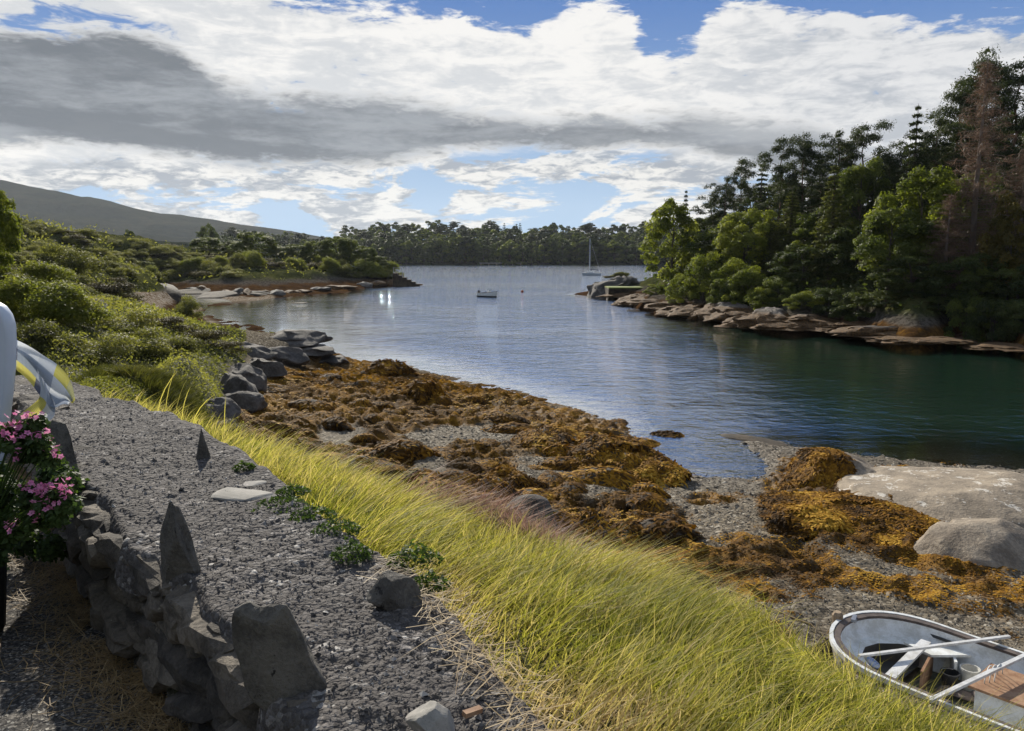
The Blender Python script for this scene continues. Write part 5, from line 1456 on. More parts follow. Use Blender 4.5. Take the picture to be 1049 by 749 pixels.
for (px, py), q in zip(pts_, hp):
    if np.isnan(q[0]) or q[2] < 1.2: continue
    k = random.choice([0, 1, 2, 2, 3, 3, 0]); d = math.hypot(q[0], q[1])
    bush(k, ('yellow-green gorse-like scrub bush', 'olive scrub bush', 'wide low scrub bush', 'dark brown heather clump')[k] + ' on the heathy left slope', q, random.uniform(12, 25) * d / F * (1.1 if py > 300 else 1), random.uniform(.6, .95), 'scrub on the left slope', 'heath_clump' if k == 3 else 'scrub_bush')
# headland shore bushes
for i in range(46):
    px = 135 + (412 - 135) * (i + random.random()) / 46
    Y = np.interp(px, [130, 260, 400], [128, 142, 157]) + random.uniform(0, 10)
    x = (px - CX) / F * Y; zz = gh(x, Y)[0]
    if zz < .8: continue
    k = random.choice([0, 1, 2, 4, 3])
    bush(k, ('lit scrub bush', 'rounded scrub bush', 'low scrub bush', 'dark heath clump', 'green bush')[k] + ' under the headland trees', (x, Y, zz), random.uniform(3.0, 5.0), 1.0, 'bushes under the headland trees', 'scrub_bush')
for px, py, w_ in ((616, 285, 3.2), (626, 279, 3.6), (636, 277, 3.8), (645, 281, 3.4), (655, 287, 3.0), (640, 283, 3.4), (628, 287, 3.0)):
    q = PD(px, py + 4, 121); bush(random.choice((3, 3, 0)), 'heather clump on the rock knoll of the islet', (q.x, q.y, q.z - .35), w_ * .75, .7, 'heather on the islet', 'heath_clump')
single_out([o for o in col.objects if o.get('group') == 'heather on the islet'], 'heather clump', [('the top of the islet knoll', 636, 276), ('the foot of the islet knoll', 632, 292)])
# undergrowth that knits the slope together
x, y, r = scatter(150000, -.72, -.22, 9, 170, veg)
z = gh(x, y); n = len(x)
cl = fbm(x / 5, y / 5, oct=3, seed=111)
L = .0034 * r + .01
c_ = np.stack([x, y, z + L * rng.uniform(-.1, 2.0, n) * (1 + cl)], -1)
V, Q = leaf_cards(c_, L * rng.uniform(.6, 1.5, n), L * .45 * rng.uniform(.6, 1.4, n), .4)
tag(put('undergrowth', MB().add(V, Q, None, np.repeat(np.clip(.45 + .55 * cl + rng.normal(0, .18, n), 0, 1), 4)).mesh('undergrowth', M['scrub'])), 'low heath undergrowth covering the left slope', kind='stuff')
x, y, r = scatter(16000, -.05, .62, 46, 110, veg)
z = gh(x, y); n = len(x); L = .0055 * r
c_ = np.stack([x, y, z + L * rng.uniform(-.1, 2.2, n)], -1)
V, Q = leaf_cards(c_, L * rng.uniform(.6, 1.5, n), L * .5 * rng.uniform(.6, 1.4, n), .4)
tag(put('undergrowth', MB().add(V, Q, None, np.repeat(np.clip(.4 + rng.normal(0, .2, n), 0, 1), 4)).mesh('undergrowth', M['leaf_dark'])), 'dark undergrowth on the floor of the wooded point', kind='stuff')

# ------------------------------------------------------------------ beached boat
BA = Vector((.66, -.75)).normalized(); BX, BY, BZ = BOAT_AT
boat = empty('beached_boat', (BX, BY, BZ), math.atan2(BA.y, BA.x))
tag(boat, 'open white boat with brown rails lying on the shingle below the grass bank', 'boat')
BL = 4.4
def hb(s_, inset=0.0):
    q = np.clip((s_ - inset) / .95, 0, 1); return np.maximum((.91 - inset) * np.sqrt(np.clip(1 - (1 - q) ** 2.4, 0, 1)) * np.interp(s_, [0, 2.2, BL], [1, 1, .88]), .0)
def sheer(s_): return .60 + .07 * np.clip(1 - s_ / 1.6, 0, 1) ** 2
ss_ = np.concatenate([[0, .012, .04, .09, .16, .26, .4, .58, .8, 1.05], np.linspace(1.3, BL, 10)])
def outline(z, inset, s0=0.0, zfun=None, smax_=BL):
    """closed run of points round the bow: near side, bow, far side"""
    q = [s_ for s_ in ss_ if s_ >= inset - 1e-6 and s_ <= smax_]
    if q[0] > inset: q = [inset] + q
    q = np.array(q); h_ = hb(q, inset)
    pts = [(a, -b, (z(a) if callable(z) else z)) for a, b in zip(q[::-1], h_[::-1])] + [(a, b, (z(a) if callable(z) else z)) for a, b in zip(q[1:], h_[1:])]
    return np.array(pts)
def resample(pts, n=64):
    d = np.concatenate([[0], np.cumsum(np.linalg.norm(np.diff(pts[:, :2], axis=0), axis=1))]); u = np.linspace(0, d[-1], n)
    return np.stack([np.interp(u, d, pts[:, k]) for k in range(3)], -1)
def ring(lines, name, m, smooth=False, close=False):
    L_ = [resample(np.asarray(l)) for l in lines]; n = 64; V = np.concatenate(L_)
    k = len(L_); Q = [(i * n + j, i * n + j + 1, ((i + 1) % k) * n + j + 1, ((i + 1) % k) * n + j) for i in range(k if close else k - 1) for j in range(n - 1)]
    return put(name, mk_mesh(name, V, Q, [M[m]], smooth), boat)
ring([outline(lambda s_: sheer(s_) - .02, 0.0), outline(.34, .05), outline(.12, .22), outline(.0, .55)], 'hull', 'grey_white', True)
ring([outline(lambda s_: sheer(s_) - .045, -.012), outline(lambda s_: sheer(s_) + .012, -.012), outline(lambda s_: sheer(s_) + .012, .028), outline(lambda s_: sheer(s_) - .045, .028)], 'gunwale', 'white_paint', False, True)
ring([outline(lambda s_: sheer(s_) - .04, .03), outline(lambda s_: sheer(s_) + .004, .03), outline(lambda s_: sheer(s_) + .002, .10), outline(lambda s_: sheer(s_) - .04, .10)], 'rub_rail', 'rail_brown', False, True)
ring([outline(lambda s_: sheer(s_) - .03, .102), outline(lambda s_: sheer(s_) - .16, .125), outline(lambda s_: sheer(s_) - .19, .19), outline(.12, .26)], 'inner_lining', 'white_paint', True)
fl = resample(outline(.11, .24)); n = len(fl)
put('bilge_floor', mk_mesh('bilge_floor', np.concatenate([fl, fl * np.array([1, .0, 1])]), [(i, i + 1, n + i + 1, n + i) for i in range(n - 1)], [M['bilge']], False), boat)
# bow deck round a dark well
d0 = [q for q in outline(.44, .185) if q[0] <= .82]; d1 = [q for q in outline(.425, .34) if q[0] <= .86]
ring([d0, d1], 'bow_deck', 'white_paint', False); ring([d1, np.array(d1) * np.array([1, .97, 1]) - np.array([0, 0, .24])], 'well_side', 'dark_inner')
wl_ = resample(np.array(d1) * np.array([1, .97, 1]) - np.array([0, 0, .235])); put('well_floor', mk_mesh('well_floor', np.concatenate([wl_, wl_ * np.array([1, 0, 1])]), [(i, i + 1, 64 + i + 1, 64 + i) for i in range(63)], [M['dark_inner']]), boat)
def bpart(name, m, arrs, smooth=False):
    b = MB()
    for V, Q, *T in arrs: b.add(V, Q, T[0] if T else None)
    return put(name, b.mesh(name, M[m], smooth), boat)
def rz(a): return np.array(Euler((0, 0, a)).to_matrix())
bpart('side_seat', 'white_paint', [(np.array([(.62, .44, .45), (.80, .70, .45), (1.30, .72, .45), (.98, .36, .45), (.62, .44, .42), (.80, .70, .42), (1.30, .72, .42), (.98, .36, .42)]), [(0, 3, 2, 1), (4, 5, 6, 7), (0, 1, 5, 4), (1, 2, 6, 5), (2, 3, 7, 6), (3, 0, 4, 7)])])
bpart('seat_front', 'white_paint', [box_arr((1.15, .60, .27), (.03, .30, .30), rz(.5))])
bpart('bulkhead', 'board_wood', [box_arr((.98, .25, .27), (.03, .62, .29), rz(.18))])
bpart('thwart', 'pole_paint', [box_arr((.93, -.2, .575), (.115, 1.20, .03), rz(.06))])
bpart('hatch_slot', 'dark_inner', [box_arr((.90, .775, .50), (.42, .012, .035), rz(-.06))])
V, Q, T = tube_arr([(0, 0, .50), (-.02, 0, .60), (-.03, .0, .72), (-.03, 0, .755)], [.055, .062, .07, .045], 9); bpart('bow_post', 'post_wood', [(V, Q, T)])
bpart('cleat', 'metal', [box_arr((.12, .14, .675), (.05, .16, .035), rz(.3)), box_arr((.12, .14, .65), (.06, .05, .04))])
for s_ in (1.45, 1.85, 2.25, 2.65):
    for sg in (-1, 1):
        h_ = float(hb(np.array([s_]))[0]); V, Q, T = tube_arr([(s_, sg * (h_ - .15), .40), (s_, sg * (h_ - .20), .25), (s_, sg * (h_ - .27), .13)], .018, 5); bpart('rib', 'grey_white', [(V, Q, T)])
# engine box with its board
eb = bpart('engine_box', 'white_paint', [box_arr((2.02, .16, .30), (.78, .62, .40), rz(.0))])
bd_ = MB(); V, Q = box_arr((2.0, .16, .517), (.86, .72, .028)); bd_.add(V, Q); lid = put('lid', bd_.mesh('lid', M['board_wood']), eb)
V, Q, T = tube_arr([(.12, -.18, .40), (.115, -.1, .68)], .006, 5); bpart('bow_line', 'rail_brown', [(V, Q, T)])
bpy.context.view_layer.update()
q0 = boat.matrix_basis @ Vector((-.02, 0, .70)); pts = [tuple(q0), (q0.x - .12, q0.y + .10, q0.z - .35)]
for k in range(1, 9):
    x_, y_ = q0.x - .18 - .10 * k + .05 * math.sin(k * 1.3), q0.y + .12 + .16 * k + .05 * math.cos(k * 1.7); pts.append((x_, y_, gh(x_, y_)[0] + .02))
V, Q, T = tube_arr(pts, .011, 6); tag(put('mooring_rope', MB().add(V, Q, T).mesh('mooring_rope', M['straw'], True)), 'pale mooring rope running from the bow of the beached boat over the shingle', 'rope')
# loose gear in the boat
def bworld(s_, t_, z_): return boat.matrix_basis @ Vector((s_, t_, z_))
bpy.context.view_layer.update()
def pole(lab, px0, px1, r_, m):
    p0, p1 = P(*px0, BZ + .665), P(*px1, BZ + .665)
    c_ = (p0 + p1) / 2; d = (p1 - p0); L = d.length; b = MB(); V, Q = box_arr((0, 0, 0), (L, r_ * 2, r_ * 1.3)); b.add(V, Q)
    bm_ = b.mesh('wooden_pole', M[m]); o = put('wooden_pole', bm_, None, c_); o.rotation_euler = (0, -math.asin(d.z / L), math.atan2(d.y, d.x)); return tag(o, lab, 'pole')
pole('long pale pole laid from the bow across to the far rail of the beached boat', (880, 672), (1034, 652), .021, 'pole_paint')
pole('pale pole laid across the middle of the beached boat above the engine box', (952, 718), (1066, 664), .024, 'pole_paint')
def bucket(lab, s_, t_, r_, h_, m, mi):
    p0 = bworld(s_, t_, .125); o = empty('bucket', p0); tag(o, lab, 'bucket'); b = MB(); n = 18
    prof = [(r_ * .72, 0), (r_ * .98, h_), (r_ * 1.06, h_), (r_ * 1.06, h_ - .02), (r_ * 1.0, h_ - .02)]
    V = np.array([(q * math.cos(2 * PI * j / n), q * math.sin(2 * PI * j / n), z) for q, z in [(r_ * .74, 0), (r_ * .98, h_ - .025), (r_ * 1.06, h_ - .025), (r_ * 1.06, h_), (r_ * .93, h_), (r_ * .70, .015), (0.001, .015)] for j in range(n)])
    Q = [(i * n + j, i * n + (j + 1) % n, (i + 1) * n + (j + 1) % n, (i + 1) * n + j) for i in range(6) for j in range(n)]
    put('pail', MB().add(V, Q).mesh('pail', M[m], False), o)
    pts = [(r_ * 1.07 * math.cos(a), r_ * 1.07 * math.sin(a) * .3 + r_ * .5 * math.sin(a), h_ - .02 + .02 * math.sin(a)) for a in np.linspace(0, PI, 12)]
    V, Q, T = tube_arr(pts, .004, 5); put('handle', MB().add(V, Q, T).mesh('handle', M['metal']), o)
    return o
bucket('pale bucket standing in the beached boat by the far side', 1.36, .52, .105, .26, 'bucket_white', 0)
bucket('black bucket left of the pale bucket in the beached boat', 1.20, .36, .10, .20, 'black_plastic', 0)
b = MB(); V, T = rock_arr(3, 501, facets=8, rough=.22, boxy=.5); b.add(V * np.array([.13, .075, .05]), None, T)
tag(put('plastic_bag', b.mesh('plastic_bag', M['blue_plastic'], True), None, bworld(.40, .02, .26)), 'crumpled blue and white packet lying in the bow well of the boat', 'packet').rotation_euler = (0, .2, -.9)
o = empty('wire_rack', bworld(1.66, .10, .53), math.atan2(BA.y, BA.x)); tag(o, 'white wire hoops standing at the corner of the brown engine box board', 'wire rack')
for k in range(3):
    pts = [(.02 + .03 * k, .13 * math.cos(a) + .06 * k, .16 * math.sin(a)) for a in np.linspace(0, PI, 14)]
    V, Q, T = tube_arr(pts, .006, 5); put('hoop', MB().add(V, Q, T).mesh('hoop', M['white_paint'], True), o)
b = MB()
for k in range(3):
    V, T = rock_arr(2, 510 + k, facets=6, rough=.25); b.add(V * np.array([.14, .10, .06]) + np.array([.16 * k, random.uniform(-.1, .1), 0]), None, T)
p0 = bworld(1.28, .12, .17)
tag(put('rope_heap', b.mesh('rope_heap', M['rail_brown'], True), None, p0), 'dark heap of rope and rags beside the black bucket', 'rope')

# ------------------------------------------------------------------ boats afloat
def hull_arr(L, B_, D, draft=.25, n=18, bow_up=.3, stern=.8):
    rows_ = []
    for i in range(n):
        u = i / (n - 1); x = -L / 2 + L * u
        bw = B_ / 2 * (stern + (1 - stern) * math.sin(min(u / .45, 1) * PI / 2)) * math.sqrt(max(0.0004, 1 - max(0, (u - .42) / .58) ** 2.3))
        zt = D + bow_up * max(0, u - .3) ** 2 * 1.6
        k = [(-bw, zt), (-bw * .92, .05), (-bw * .55, -draft * .8), (0, -draft), (bw * .55, -draft * .8), (bw * .92, .05), (bw, zt)]
        rows_.append([(x + (L * .04 * u * (z / D) if u > .8 else 0), y, z) for y, z in k])
    V = np.array(rows_).reshape(-1, 3); m_n = 7
    Q = [(i * m_n + j, i * m_n + j + 1, (i + 1) * m_n + j + 1, (i + 1) * m_n + j) for i in range(n - 1) for j in range(m_n - 1)]
    T = [(0, 6, 1), (1, 6, 5), (1, 5, 2), (2, 5, 4), (2, 4, 3)]
    rim = [[V[i * m_n] for i in range(n)], [V[i * m_n + 6] for i in range(n)]]
    return V, Q, T, rim
def deck_arr(rim, dz_, inset=.0, i0=0, i1=None):
    a, b_ = np.array(rim[0])[i0:i1], np.array(rim[1])[i0:i1]; V = np.concatenate([a, b_]); V[:, 1] *= 1 - inset; V[:, 2] += dz_; n = len(a)
    return V, [(i, i + 1, n + i + 1, n + i) for i in range(n - 1)]
p = P(499.5, 304.2, 0); mb = empty('motorboat', (p.x, p.y, 0), math.radians(-38))
tag(mb, 'small white open motorboat moored in the middle of the bay', 'boat')
V, Q, T, rim = hull_arr(3.2, 1.45, .55, bow_up=.35); hu = put('hull', MB().add(V, Q, T).mesh('hull', M['white_paint'], True), mb)
Vb = V.copy(); Vb[:, 1] *= 1.012; k = Vb[:, 2] > .1; Vb[k, 2] = .16; put('waterline_band', MB().add(Vb, Q, T).mesh('waterline_band', M['hull_dark'], True), mb)
Vd, Qd = deck_arr(rim, -.30, .08); put('cockpit_floor', MB().add(Vd, Qd).mesh('cockpit_floor', M['grey_white']), mb)
Vd, Qd = deck_arr(rim, .01, .0, 12); put('foredeck', MB().add(Vd, Qd).mesh('foredeck', M['white_paint']), mb)
for y_ in (0, 1):
    V, Q, T = tube_arr(np.array(rim[y_]) + np.array([0, 0, .02]), .03, 5); put('rail', MB().add(V, Q, T).mesh('rail', M['rail_brown']), mb)
V, Q = box_arr((.25, 0, .60), (.35, .5, .55)); co_ = put('console', MB().add(V, Q).mesh('console', M['white_paint']), mb)
V, Q = box_arr((.40, 0, .98), (.03, .52, .26), np.array(Euler((0, -.35, 0)).to_matrix())); put('windscreen', MB().add(V, Q).mesh('windscreen', M['hull_blue']), co_)
V, Q = box_arr((-1.62, 0, .70), (.26, .24, .42)); om = put('outboard_motor', MB().add(V, Q).mesh('outboard_motor', M['black_plastic']), mb)
V, Q = box_arr((-1.66, 0, .15), (.12, .08, .75)); put('leg', MB().add(V, Q).mesh('leg', M['black_plastic']), om)
V, Q = box_arr((-.5, 0, .48), (.22, 1.2, .04)); put('seat', MB().add(V, Q).mesh('seat', M['grey_white']), mb)

p = P(606, 282.3, 0); sb = empty('sailing_yacht', (p.x, p.y, 0), math.radians(158))
tag(sb, 'pale blue hulled sailing yacht with bare mast moored near the islet', 'yacht')
V, Q, T, rim = hull_arr(5.6, 1.9, .72, bow_up=.25, stern=.62); put('hull', MB().add(V, Q, T).mesh('hull', M['hull_blue'], True), sb)
Vd, Qd = deck_arr(rim, .0); put('deck', MB().add(Vd, Qd).mesh('deck', M['grey_white']), sb)
V, Q = box_arr((.3, 0, .92), (1.9, 1.0, .42)); put('cabin', MB().add(V, Q).mesh('cabin', M['white_paint']), sb)
V, Q, T = tube_arr([(.6, 0, .7), (.6, 0, 10.6)], [.13, .10], 6); ms = put('mast', MB().add(V, Q, T).mesh('mast', M['hull_blue']), sb)
V, Q, T = tube_arr([(.6, -.75, 7.2), (.6, .75, 7.2)], .03, 5); put('spreader', MB().add(V, Q, T).mesh('spreader', M['metal']), ms)
V, Q, T = tube_arr([(.55, 0, 1.75), (-2.0, 0, 1.65)], [.13, .10], 6); put('boom', MB().add(V, Q, T).mesh('boom', M['hull_dark']), sb)
V, Q, T = tube_arr([(2.75, 0, .95), (.62, 0, 10.3)], [.075, .05], 5); put('furled_sail', MB().add(V, Q, T).mesh('furled_sail', M['hull_dark']), sb)
for y_ in (-.85, .85):
    V, Q, T = tube_arr([(.5, y_, .72), (.6, y_ * .9, 7.2), (.6, 0, 10.4)], .022, 4); put('shroud', MB().add(V, Q, T).mesh('shroud', M['metal']), sb)
V, Q, T = tube_arr([(-2.7, 0, .72), (.6, 0, 10.5)], .022, 4); put('backstay', MB().add(V, Q, T).mesh('backstay', M['metal']), sb)
p = P(535, 299.5, 0); bo = empty('mooring_buoy', (p.x, p.y, 0)); tag(bo, 'tiny dark red mooring buoy right of the small motorboat', 'buoy')
V, T = ICO[2]; put('float', MB().add(V * np.array([.26, .26, .24]) + np.array([0, 0, .14]), None, T).mesh('float', M['buoy_red'], True), bo)
V, Q, T = tube_arr([(0, 0, .3), (0, 0, .62)], .03, 5); put('handle', MB().add(V, Q, T).mesh('handle', M['metal']), bo)

# ------------------------------------------------------------------ small works along the shores
p = PD(416, 285, 154); sl = empty('landing_steps', (p.x, p.y, 0), 0.05); tag(sl, 'dark stone landing steps running down to the water at the headland tip', 'steps')
for k in range(7):
    V, Q = box_arr((k * .85 - 2.0, 0, (2.5 - k * .42) / 2 - .4), (.88, 2.6, 2.5 - k * .42 + .8)); put('step', MB().add(V, Q).mesh('step', M['wet_rock']), sl)
for x_ in (-2.3, -.6):
    V, Q, T = tube_arr([(x_, -1.1, 1.6), (x_, -1.1, 3.6)], .05, 5); put('rail_post', MB().add(V, Q, T).mesh('rail_post', M['metal']), sl)
V, Q, T = tube_arr([(-2.3, -1.1, 3.5), (-.6, -1.1, 3.5)], .04, 5); put('rail', MB().add(V, Q, T).mesh('rail', M['metal']), sl)
p = PD(513, 268, 484); jt = empty('far_jetty', (p.x, 484, 0)); tag(jt, 'faint pale jetty on posts under the trees across the bay', 'jetty')
V, Q = box_arr((0, 0, .95), (26, 3, .5)); put('deck', MB().add(V, Q).mesh('deck', M['concrete']), jt)
for k in range(6):
    V, Q = box_arr((-12 + k * 4.8, -1, .1), (.5, .5, 1.5)); put('post', MB().add(V, Q).mesh('post', M['post_wood']), jt)
p = PD(646, 292.5, 109); pr_ = empty('islet_pier', (p.x, p.y, 0), .0); tag(pr_, 'low flat pier with a bright turf top between the islet and the wood', 'pier')
V, Q = box_arr((0, 0, .6), (6.6, 4.5, 1.75)); put('wall', MB().add(V, Q).mesh('wall', M['wet_rock']), pr_)
V, Q = box_arr((0.1, 0, 1.56), (6.8, 4.7, .16)); put('turf_top', MB().add(V, Q).mesh('turf_top', M['turf']), pr_)

# ------------------------------------------------------------------ planter, flowers, board, cloth
pl = empty('flower_pot', (-2.36, 3.12, PATH_Z)); tag(pl, 'tall dark flower pot at the left edge beside the wall', 'flower pot')
n = 24; prof = [(.15, 0), (.20, .02), (.235, .40), (.25, .42), (.25, .46), (.22, .46), (.20, .41), (.0005, .41)]
V = np.array([(q * math.cos(2 * PI * j / n), q * math.sin(2 * PI * j / n), z) for q, z in prof for j in range(n)])
put('pot', MB().add(V, [(i * n + j, i * n + (j + 1) % n, (i + 1) * n + (j + 1) % n, (i + 1) * n + j) for i in range(len(prof) - 1) for j in range(n)]).mesh('pot', M['pot_dark'], True), pl)
fp = empty('flowering_plant', (-2.33, 3.12, PATH_Z + .4)); tag(fp, 'bushy pot plant with clusters of pink flowers spilling beside the wall', 'plant')
fo = Vector((-2.33, 3.12, PATH_Z + .4))
bl = []
for i in range(34):
    a = i * 2.4; rr = .36 * math.sqrt(random.random()); bl.append((rr * math.cos(a) - .06, rr * math.sin(a), random.uniform(-.05, .36) * (1.25 - rr / .5), random.uniform(.06, .11), random.uniform(.05, .10)))
for k in range(16):  # extra foliage added behind the pot to shade the path
    bl.append((random.uniform(-.30, .22), random.uniform(.45, 1.0), random.uniform(-.30, .12), .07, .09))
heads = [(x, y) for x, y in ((8, 432), (18, 440), (27, 438), (36, 445), (40, 452), (30, 452), (14, 448), (45, 455), (34, 425), (24, 460), (48, 462), (5, 446), (10, 438), (20, 431), (40, 444),
                             (42, 503), (50, 500), (58, 506), (64, 503), (68, 509), (52, 512), (46, 510), (60, 498), (50, 524), (55, 520), (30, 508), (33, 528), (12, 538), (18, 536), (28, 498))]
hpos = []
for (px, py) in heads:
    Y = 3.0 + random.uniform(-.10, .06) + (.10 if py < 470 else -.04)
    hpos.append(np.array(PD(px, py, Y)[:]))
for h_ in hpos:
    q = h_ - np.array(fo); bl.append((q[0] - .01, q[1] + .03, q[2] - .05, .042, .04))
put('foliage', crown_blobs(bl, 26000, .030, .62, 521, .55, .18, .2, .4, .45, .4).mesh('foliage', M['pot_leaf']), fp)
b = MB()
for h_ in hpos:
    q = h_ - np.array(fo); V, Q, T = tube_arr([(q[0] * .45 - .03, q[1] * .4, .05), (q[0] * .8, q[1] * .8, q[2] * .75), (q[0], q[1], q[2])], [.004, .003, .002], 4); b.add(V, Q, T)
put('stems', b.mesh('stems', M['pot_leaf']), fp)
r_ = np.random.default_rng(5)
fl_b = MB()
for k in range(5):
    a = 2 * PI * k / 5; d = np.array([math.cos(a), math.sin(a), .25]); s_ = np.array([-math.sin(a), math.cos(a), 0])
    V = np.array([d * .001, d * .009 + s_ * .006, d * .016 + np.array([0, 0, -.001]), d * .009 - s_ * .006]); fl_b.add(V, [(0, 1, 2, 3)], None, .4 + .12 * k)
flm = fl_b.mesh('flower', M['petal'])
for h_ in hpos:
    for k in range(9):
        q = h_ - np.array(fo) + r_.normal(0, .017, 3) * np.array([1, 1, .7])
        o = put('flower', flm, fp, q); o.rotation_euler = (r_.normal(.5, .5), r_.normal(0, .5), r_.uniform(0, 6.28)); k_ = r_.uniform(.6, 1.0); o.scale = (k_, k_, k_)
# pale rounded board at the frame edge
Yb = 4.3
def bp(px, py): q = PD(px, py, Yb); return (q.x, q.z)
rt = [bp(*q) for q in ((-62, 308), (-20, 307), (-6, 309), (3, 314), (9, 322), (12.5, 333), (13.2, 350), (12.5, 375), (10.5, 400), (7.5, 425), (3.5, 450), (-2, 490), (-8, 540), (-12, 566))]
lt = [(2 * rt[0][0] - 0.0 - x, z) for x, z in rt[::-1]]
pro = rt + lt[:-1]
n = len(pro); cxp = sum(x for x, z in pro) / n; czp = sum(z for x, z in pro) / n
def sec(y, k): return [((x - cxp) * k + cxp, y, (z - czp) * k + czp) for x, z in pro]
V = sec(Yb - .05, .97) + sec(Yb - .035, 1.0) + sec(Yb + .035, 1.0) + sec(Yb + .05, .97)
V = np.array(V); b = bpy.data.meshes.new('pale_board')
faces = [(i * n + j, i * n + (j + 1) % n, (i + 1) * n + (j + 1) % n, (i + 1) * n + j) for i in range(3) for j in range(n)] + [tuple(range(n))[::-1], tuple(range(3 * n, 4 * n))]
b.from_pydata([tuple(v) for v in V], [], faces); b.materials.append(M['board_pale']); b.polygons.foreach_set('use_smooth', [True] * (3 * n) + [False] * 2)
tag(put('pale_board', b), 'smooth pale blue board with a rounded top standing at the left edge', 'board')
# checked cloth
m_, t, out = mat('checked_cloth')
U, Wv = t.attr('cu'), t.attr('cv')
fu, fv = t.m('FLOOR', U), t.m('FLOOR', Wv)
idx = t.m('FRACT', t.m('ADD', t.m('MULTIPLY', fu, .375), t.m('MULTIPLY', fv, .25)))
nd = t.new('ShaderNodeValToRGB'); nd.color_ramp.interpolation = 'CONSTANT'
for k, (ps, c3) in enumerate(((0, (.26, .31, .40)), (.12, (.55, .49, .05)), (.245, (.035, .05, .11)), (.37, (.60, .63, .67)), (.495, (.46, .44, .16)), (.62, (.20, .25, .33)), (.745, (.50, .54, .60)), (.87, (.55, .49, .06)))):
    e = nd.color_ramp.elements[k] if k < 2 else nd.color_ramp.elements.new(ps)
    e.position = ps; e.color = (*c3, 1)
t.put(nd.inputs[0], idx)
wv = t.m('MULTIPLY', t.m('ADD', t.m('SINE', t.m('MULTIPLY', U, 95)), t.m('SINE', t.m('MULTIPLY', Wv, 95))), .25)
cc = t.mix(t.ss(wv, -.2, .3, 0, .30), nd.outputs[0], (.75, .75, .72))
bs = t.new('ShaderNodeBsdfDiffuse'); t.put(bs.inputs[0], cc); tr = t.new('ShaderNodeBsdfTranslucent'); t.put(tr.inputs[0], cc)
mx = t.new('ShaderNodeMixShader'); mx.inputs[0].default_value = .35; t.l.new(bs.outputs[0], mx.inputs[1]); t.l.new(tr.outputs[0], mx.inputs[2]); t.l.new(mx.outputs[0], out.inputs[0])
def cloth_sheet(rows_, nu=46, nv=34, wave=.05, u0=0, v0=0, du=4.0, dv=2.0):
    """rows: (edge a px, edge b px, depth a, depth b) along the cloth"""
    k = np.linspace(0, 1, len(rows_)); uu = np.linspace(0, 1, nu)
    def sm(vals):
        vals = np.array(vals, float); f = np.interp(uu, k, vals)
        for _ in range(6): f[1:-1] = .25 * f[:-2] + .5 * f[1:-1] + .25 * f[2:]
        return f
    ax, ay, bx_, by_, da, db = (sm([r[i] for r in rows_]) for i in range(6))
    V = []; cu = []; cv = []
    for i in range(nu):
        for j in range(nv):
            v = j / (nv - 1)
            px, py = ax[i] * (1 - v) + bx_[i] * v, ay[i] * (1 - v) + by_[i] * v
            Y = da[i] * (1 - v) + db[i] * v + wave * math.sin(v * 9 + uu[i] * 2.5) * (.4 + .6 * uu[i]) + wave * .6 * math.sin(v * 3 - uu[i] * 7)
            V.append(PD(px, py + 1.3 * math.sin(v * 8 + uu[i] * 5), Y)[:]); cu.append(u0 + du * uu[i]); cv.append(v0 + dv * v)
    return np.array(V), grid_faces(nu, nv), cu, cv
s1 = cloth_sheet([(-4, 338, -4, 372, 4.45, 4.42), (12, 345, 12, 374, 4.45, 4.42), (30, 353, 28, 388, 4.5, 4.40), (46, 364, 38, 402, 4.55, 4.38), (58, 372, 46, 414, 4.6, 4.38), (70, 385, 56, 420, 4.66, 4.40), (75, 399, 64, 414, 4.7, 4.46), (77, 411, 70, 414, 4.72, 4.5)], v0=.15, du=5.2, dv=2.7)
s2 = cloth_sheet([(38, 378, 50, 400, 4.36, 4.36), (42, 396, 57, 414, 4.35, 4.34), (40, 408, 56, 428, 4.32, 4.33), (30, 418, 46, 436, 4.30, 4.31), (20, 426, 34, 440, 4.28, 4.3)], wave=.025, u0=2.05, v0=.3, du=2.2, dv=1.6)
V = np.concatenate([s1[0], s2[0]]); n1_ = len(s1[0])
tag(put('checked_cloth', mk_mesh('checked_cloth', V, np.concatenate([s1[1], s2[1] + n1_]), [m_], True, {'cu': np.array(s1[2] + s2[2]), 'cv': np.array(s1[3] + s2[3])})),
    'yellow, navy and white checked cloth blowing out over the wall end', 'cloth')

# ------------------------------------------------------------------ air
HAZE = True
if HAZE:
    m_, t, out = mat('haze_mat')
    pv_ = t.new('ShaderNodeVolumePrincipled'); t.put(pv_.inputs['Color'], (.80, .88, 1.0)); pv_.inputs['Density'].default_value = .00005; pv_.inputs['Anisotropy'].default_value = .35
    t.l.new(pv_.outputs[0], out.inputs['Volume'])
    b = MB(); V, Q = box_arr((0, 0, 130), (8600, 8600, 272)); b.add(V, Q)
    tag(put('haze', b.mesh('haze', m_)), 'thin sea haze over the bay', kind='stuff')

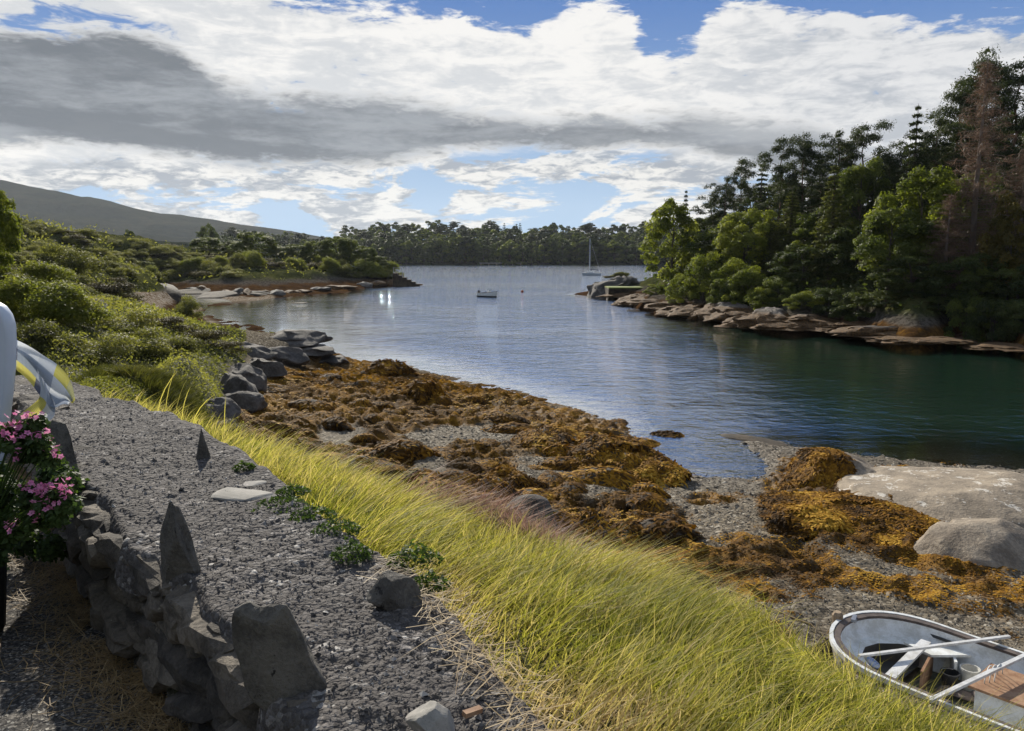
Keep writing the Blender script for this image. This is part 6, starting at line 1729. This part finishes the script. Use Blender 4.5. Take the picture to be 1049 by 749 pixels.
# ------------------------------------------------------------------ labels of the many
tops = [o for o in col.objects if o.parent is None and 'category' in o]
def grp(g): return [o for o in tops if o.get('group') == g]
single_out(grp('weed patches in the shallow pool'), 'small patch of floating weed', [('the biggest weed mound', 650, 462), ('the pool mouth', 690, 452), ('the shingle edge', 700, 488)])
single_out(grp('dark trees deep in the wood'), 'dark tree deep in the wood', [('the leftmost bright tree', 690, 250), ('the tall dark pine', 760, 240), ('the flat-topped pines', 815, 235), ('the tallest dark spruce', 856, 250), ('the pointed conifer', 941, 240), ('the highest dark tree', 1012, 240), ('the frame edge conifer', 1085, 240)])
LS = [('the pale round boulder', 98, 310), ('the lone dark skyline tree', 133, 245), ('the thin pale shrub', 192, 322), ('the bright rounded bush', 70, 325), ('the roadside tree', 0, 235), ('the head of the inlet', 150, 295), ('the skyline of the heath', 60, 240), ('the widest headland bush', 150, 275), ('the middle olive bush', 72, 275), ('the loose light green bush', 40, 290), ('the dark bush above the boulder', 112, 300), ('the leftmost rounded headland tree', 172, 265), ('the left frame edge', 0, 280)]
single_out(grp('scrub on the left slope'), lambda o: o['label'].split(' on the')[0], LS)
HL = [('the leftmost rounded headland tree', 172, 278), ('the left lower headland tree', 213, 280), ('the biggest headland tree', 258, 280), ('the small lit headland tree', 304, 280), ('the twin headland trees', 350, 281), ('the last low tree', 388, 282), ('the landing steps', 412, 284)]
single_out(grp('bushes under the headland trees'), lambda o: o['label'].split(' under')[0], HL)
FL = [('the wooded point', 665, 255), ('the yacht mast', 606, 255), ('the far jetty', 513, 262), ('the motorboat', 470, 255), ('the headland tip', 425, 258), ('the twin headland trees', 350, 240), ('the biggest headland tree', 258, 236), ('the pale gap over the yacht', 560, 240)]
single_out(grp('trees of the wood across the bay'), lambda o: o['label'].split(' in the')[0] + ' across the bay', FL)

single_out(grp('dark weedy ledges along the wooded point'), 'dark weedy ledge', [('the islet pier', 646, 296), ('the bright shrubs', 722, 322), ('the tallest rock face', 745, 330), ('the long pale ledge', 785, 336), ('the tallest dark spruce', 856, 345), ('the low brown ledge', 905, 351), ('the dead larch', 1012, 360)])

single_out(grp('dark rocks along the headland shore'), 'dark rock at the water', HL)
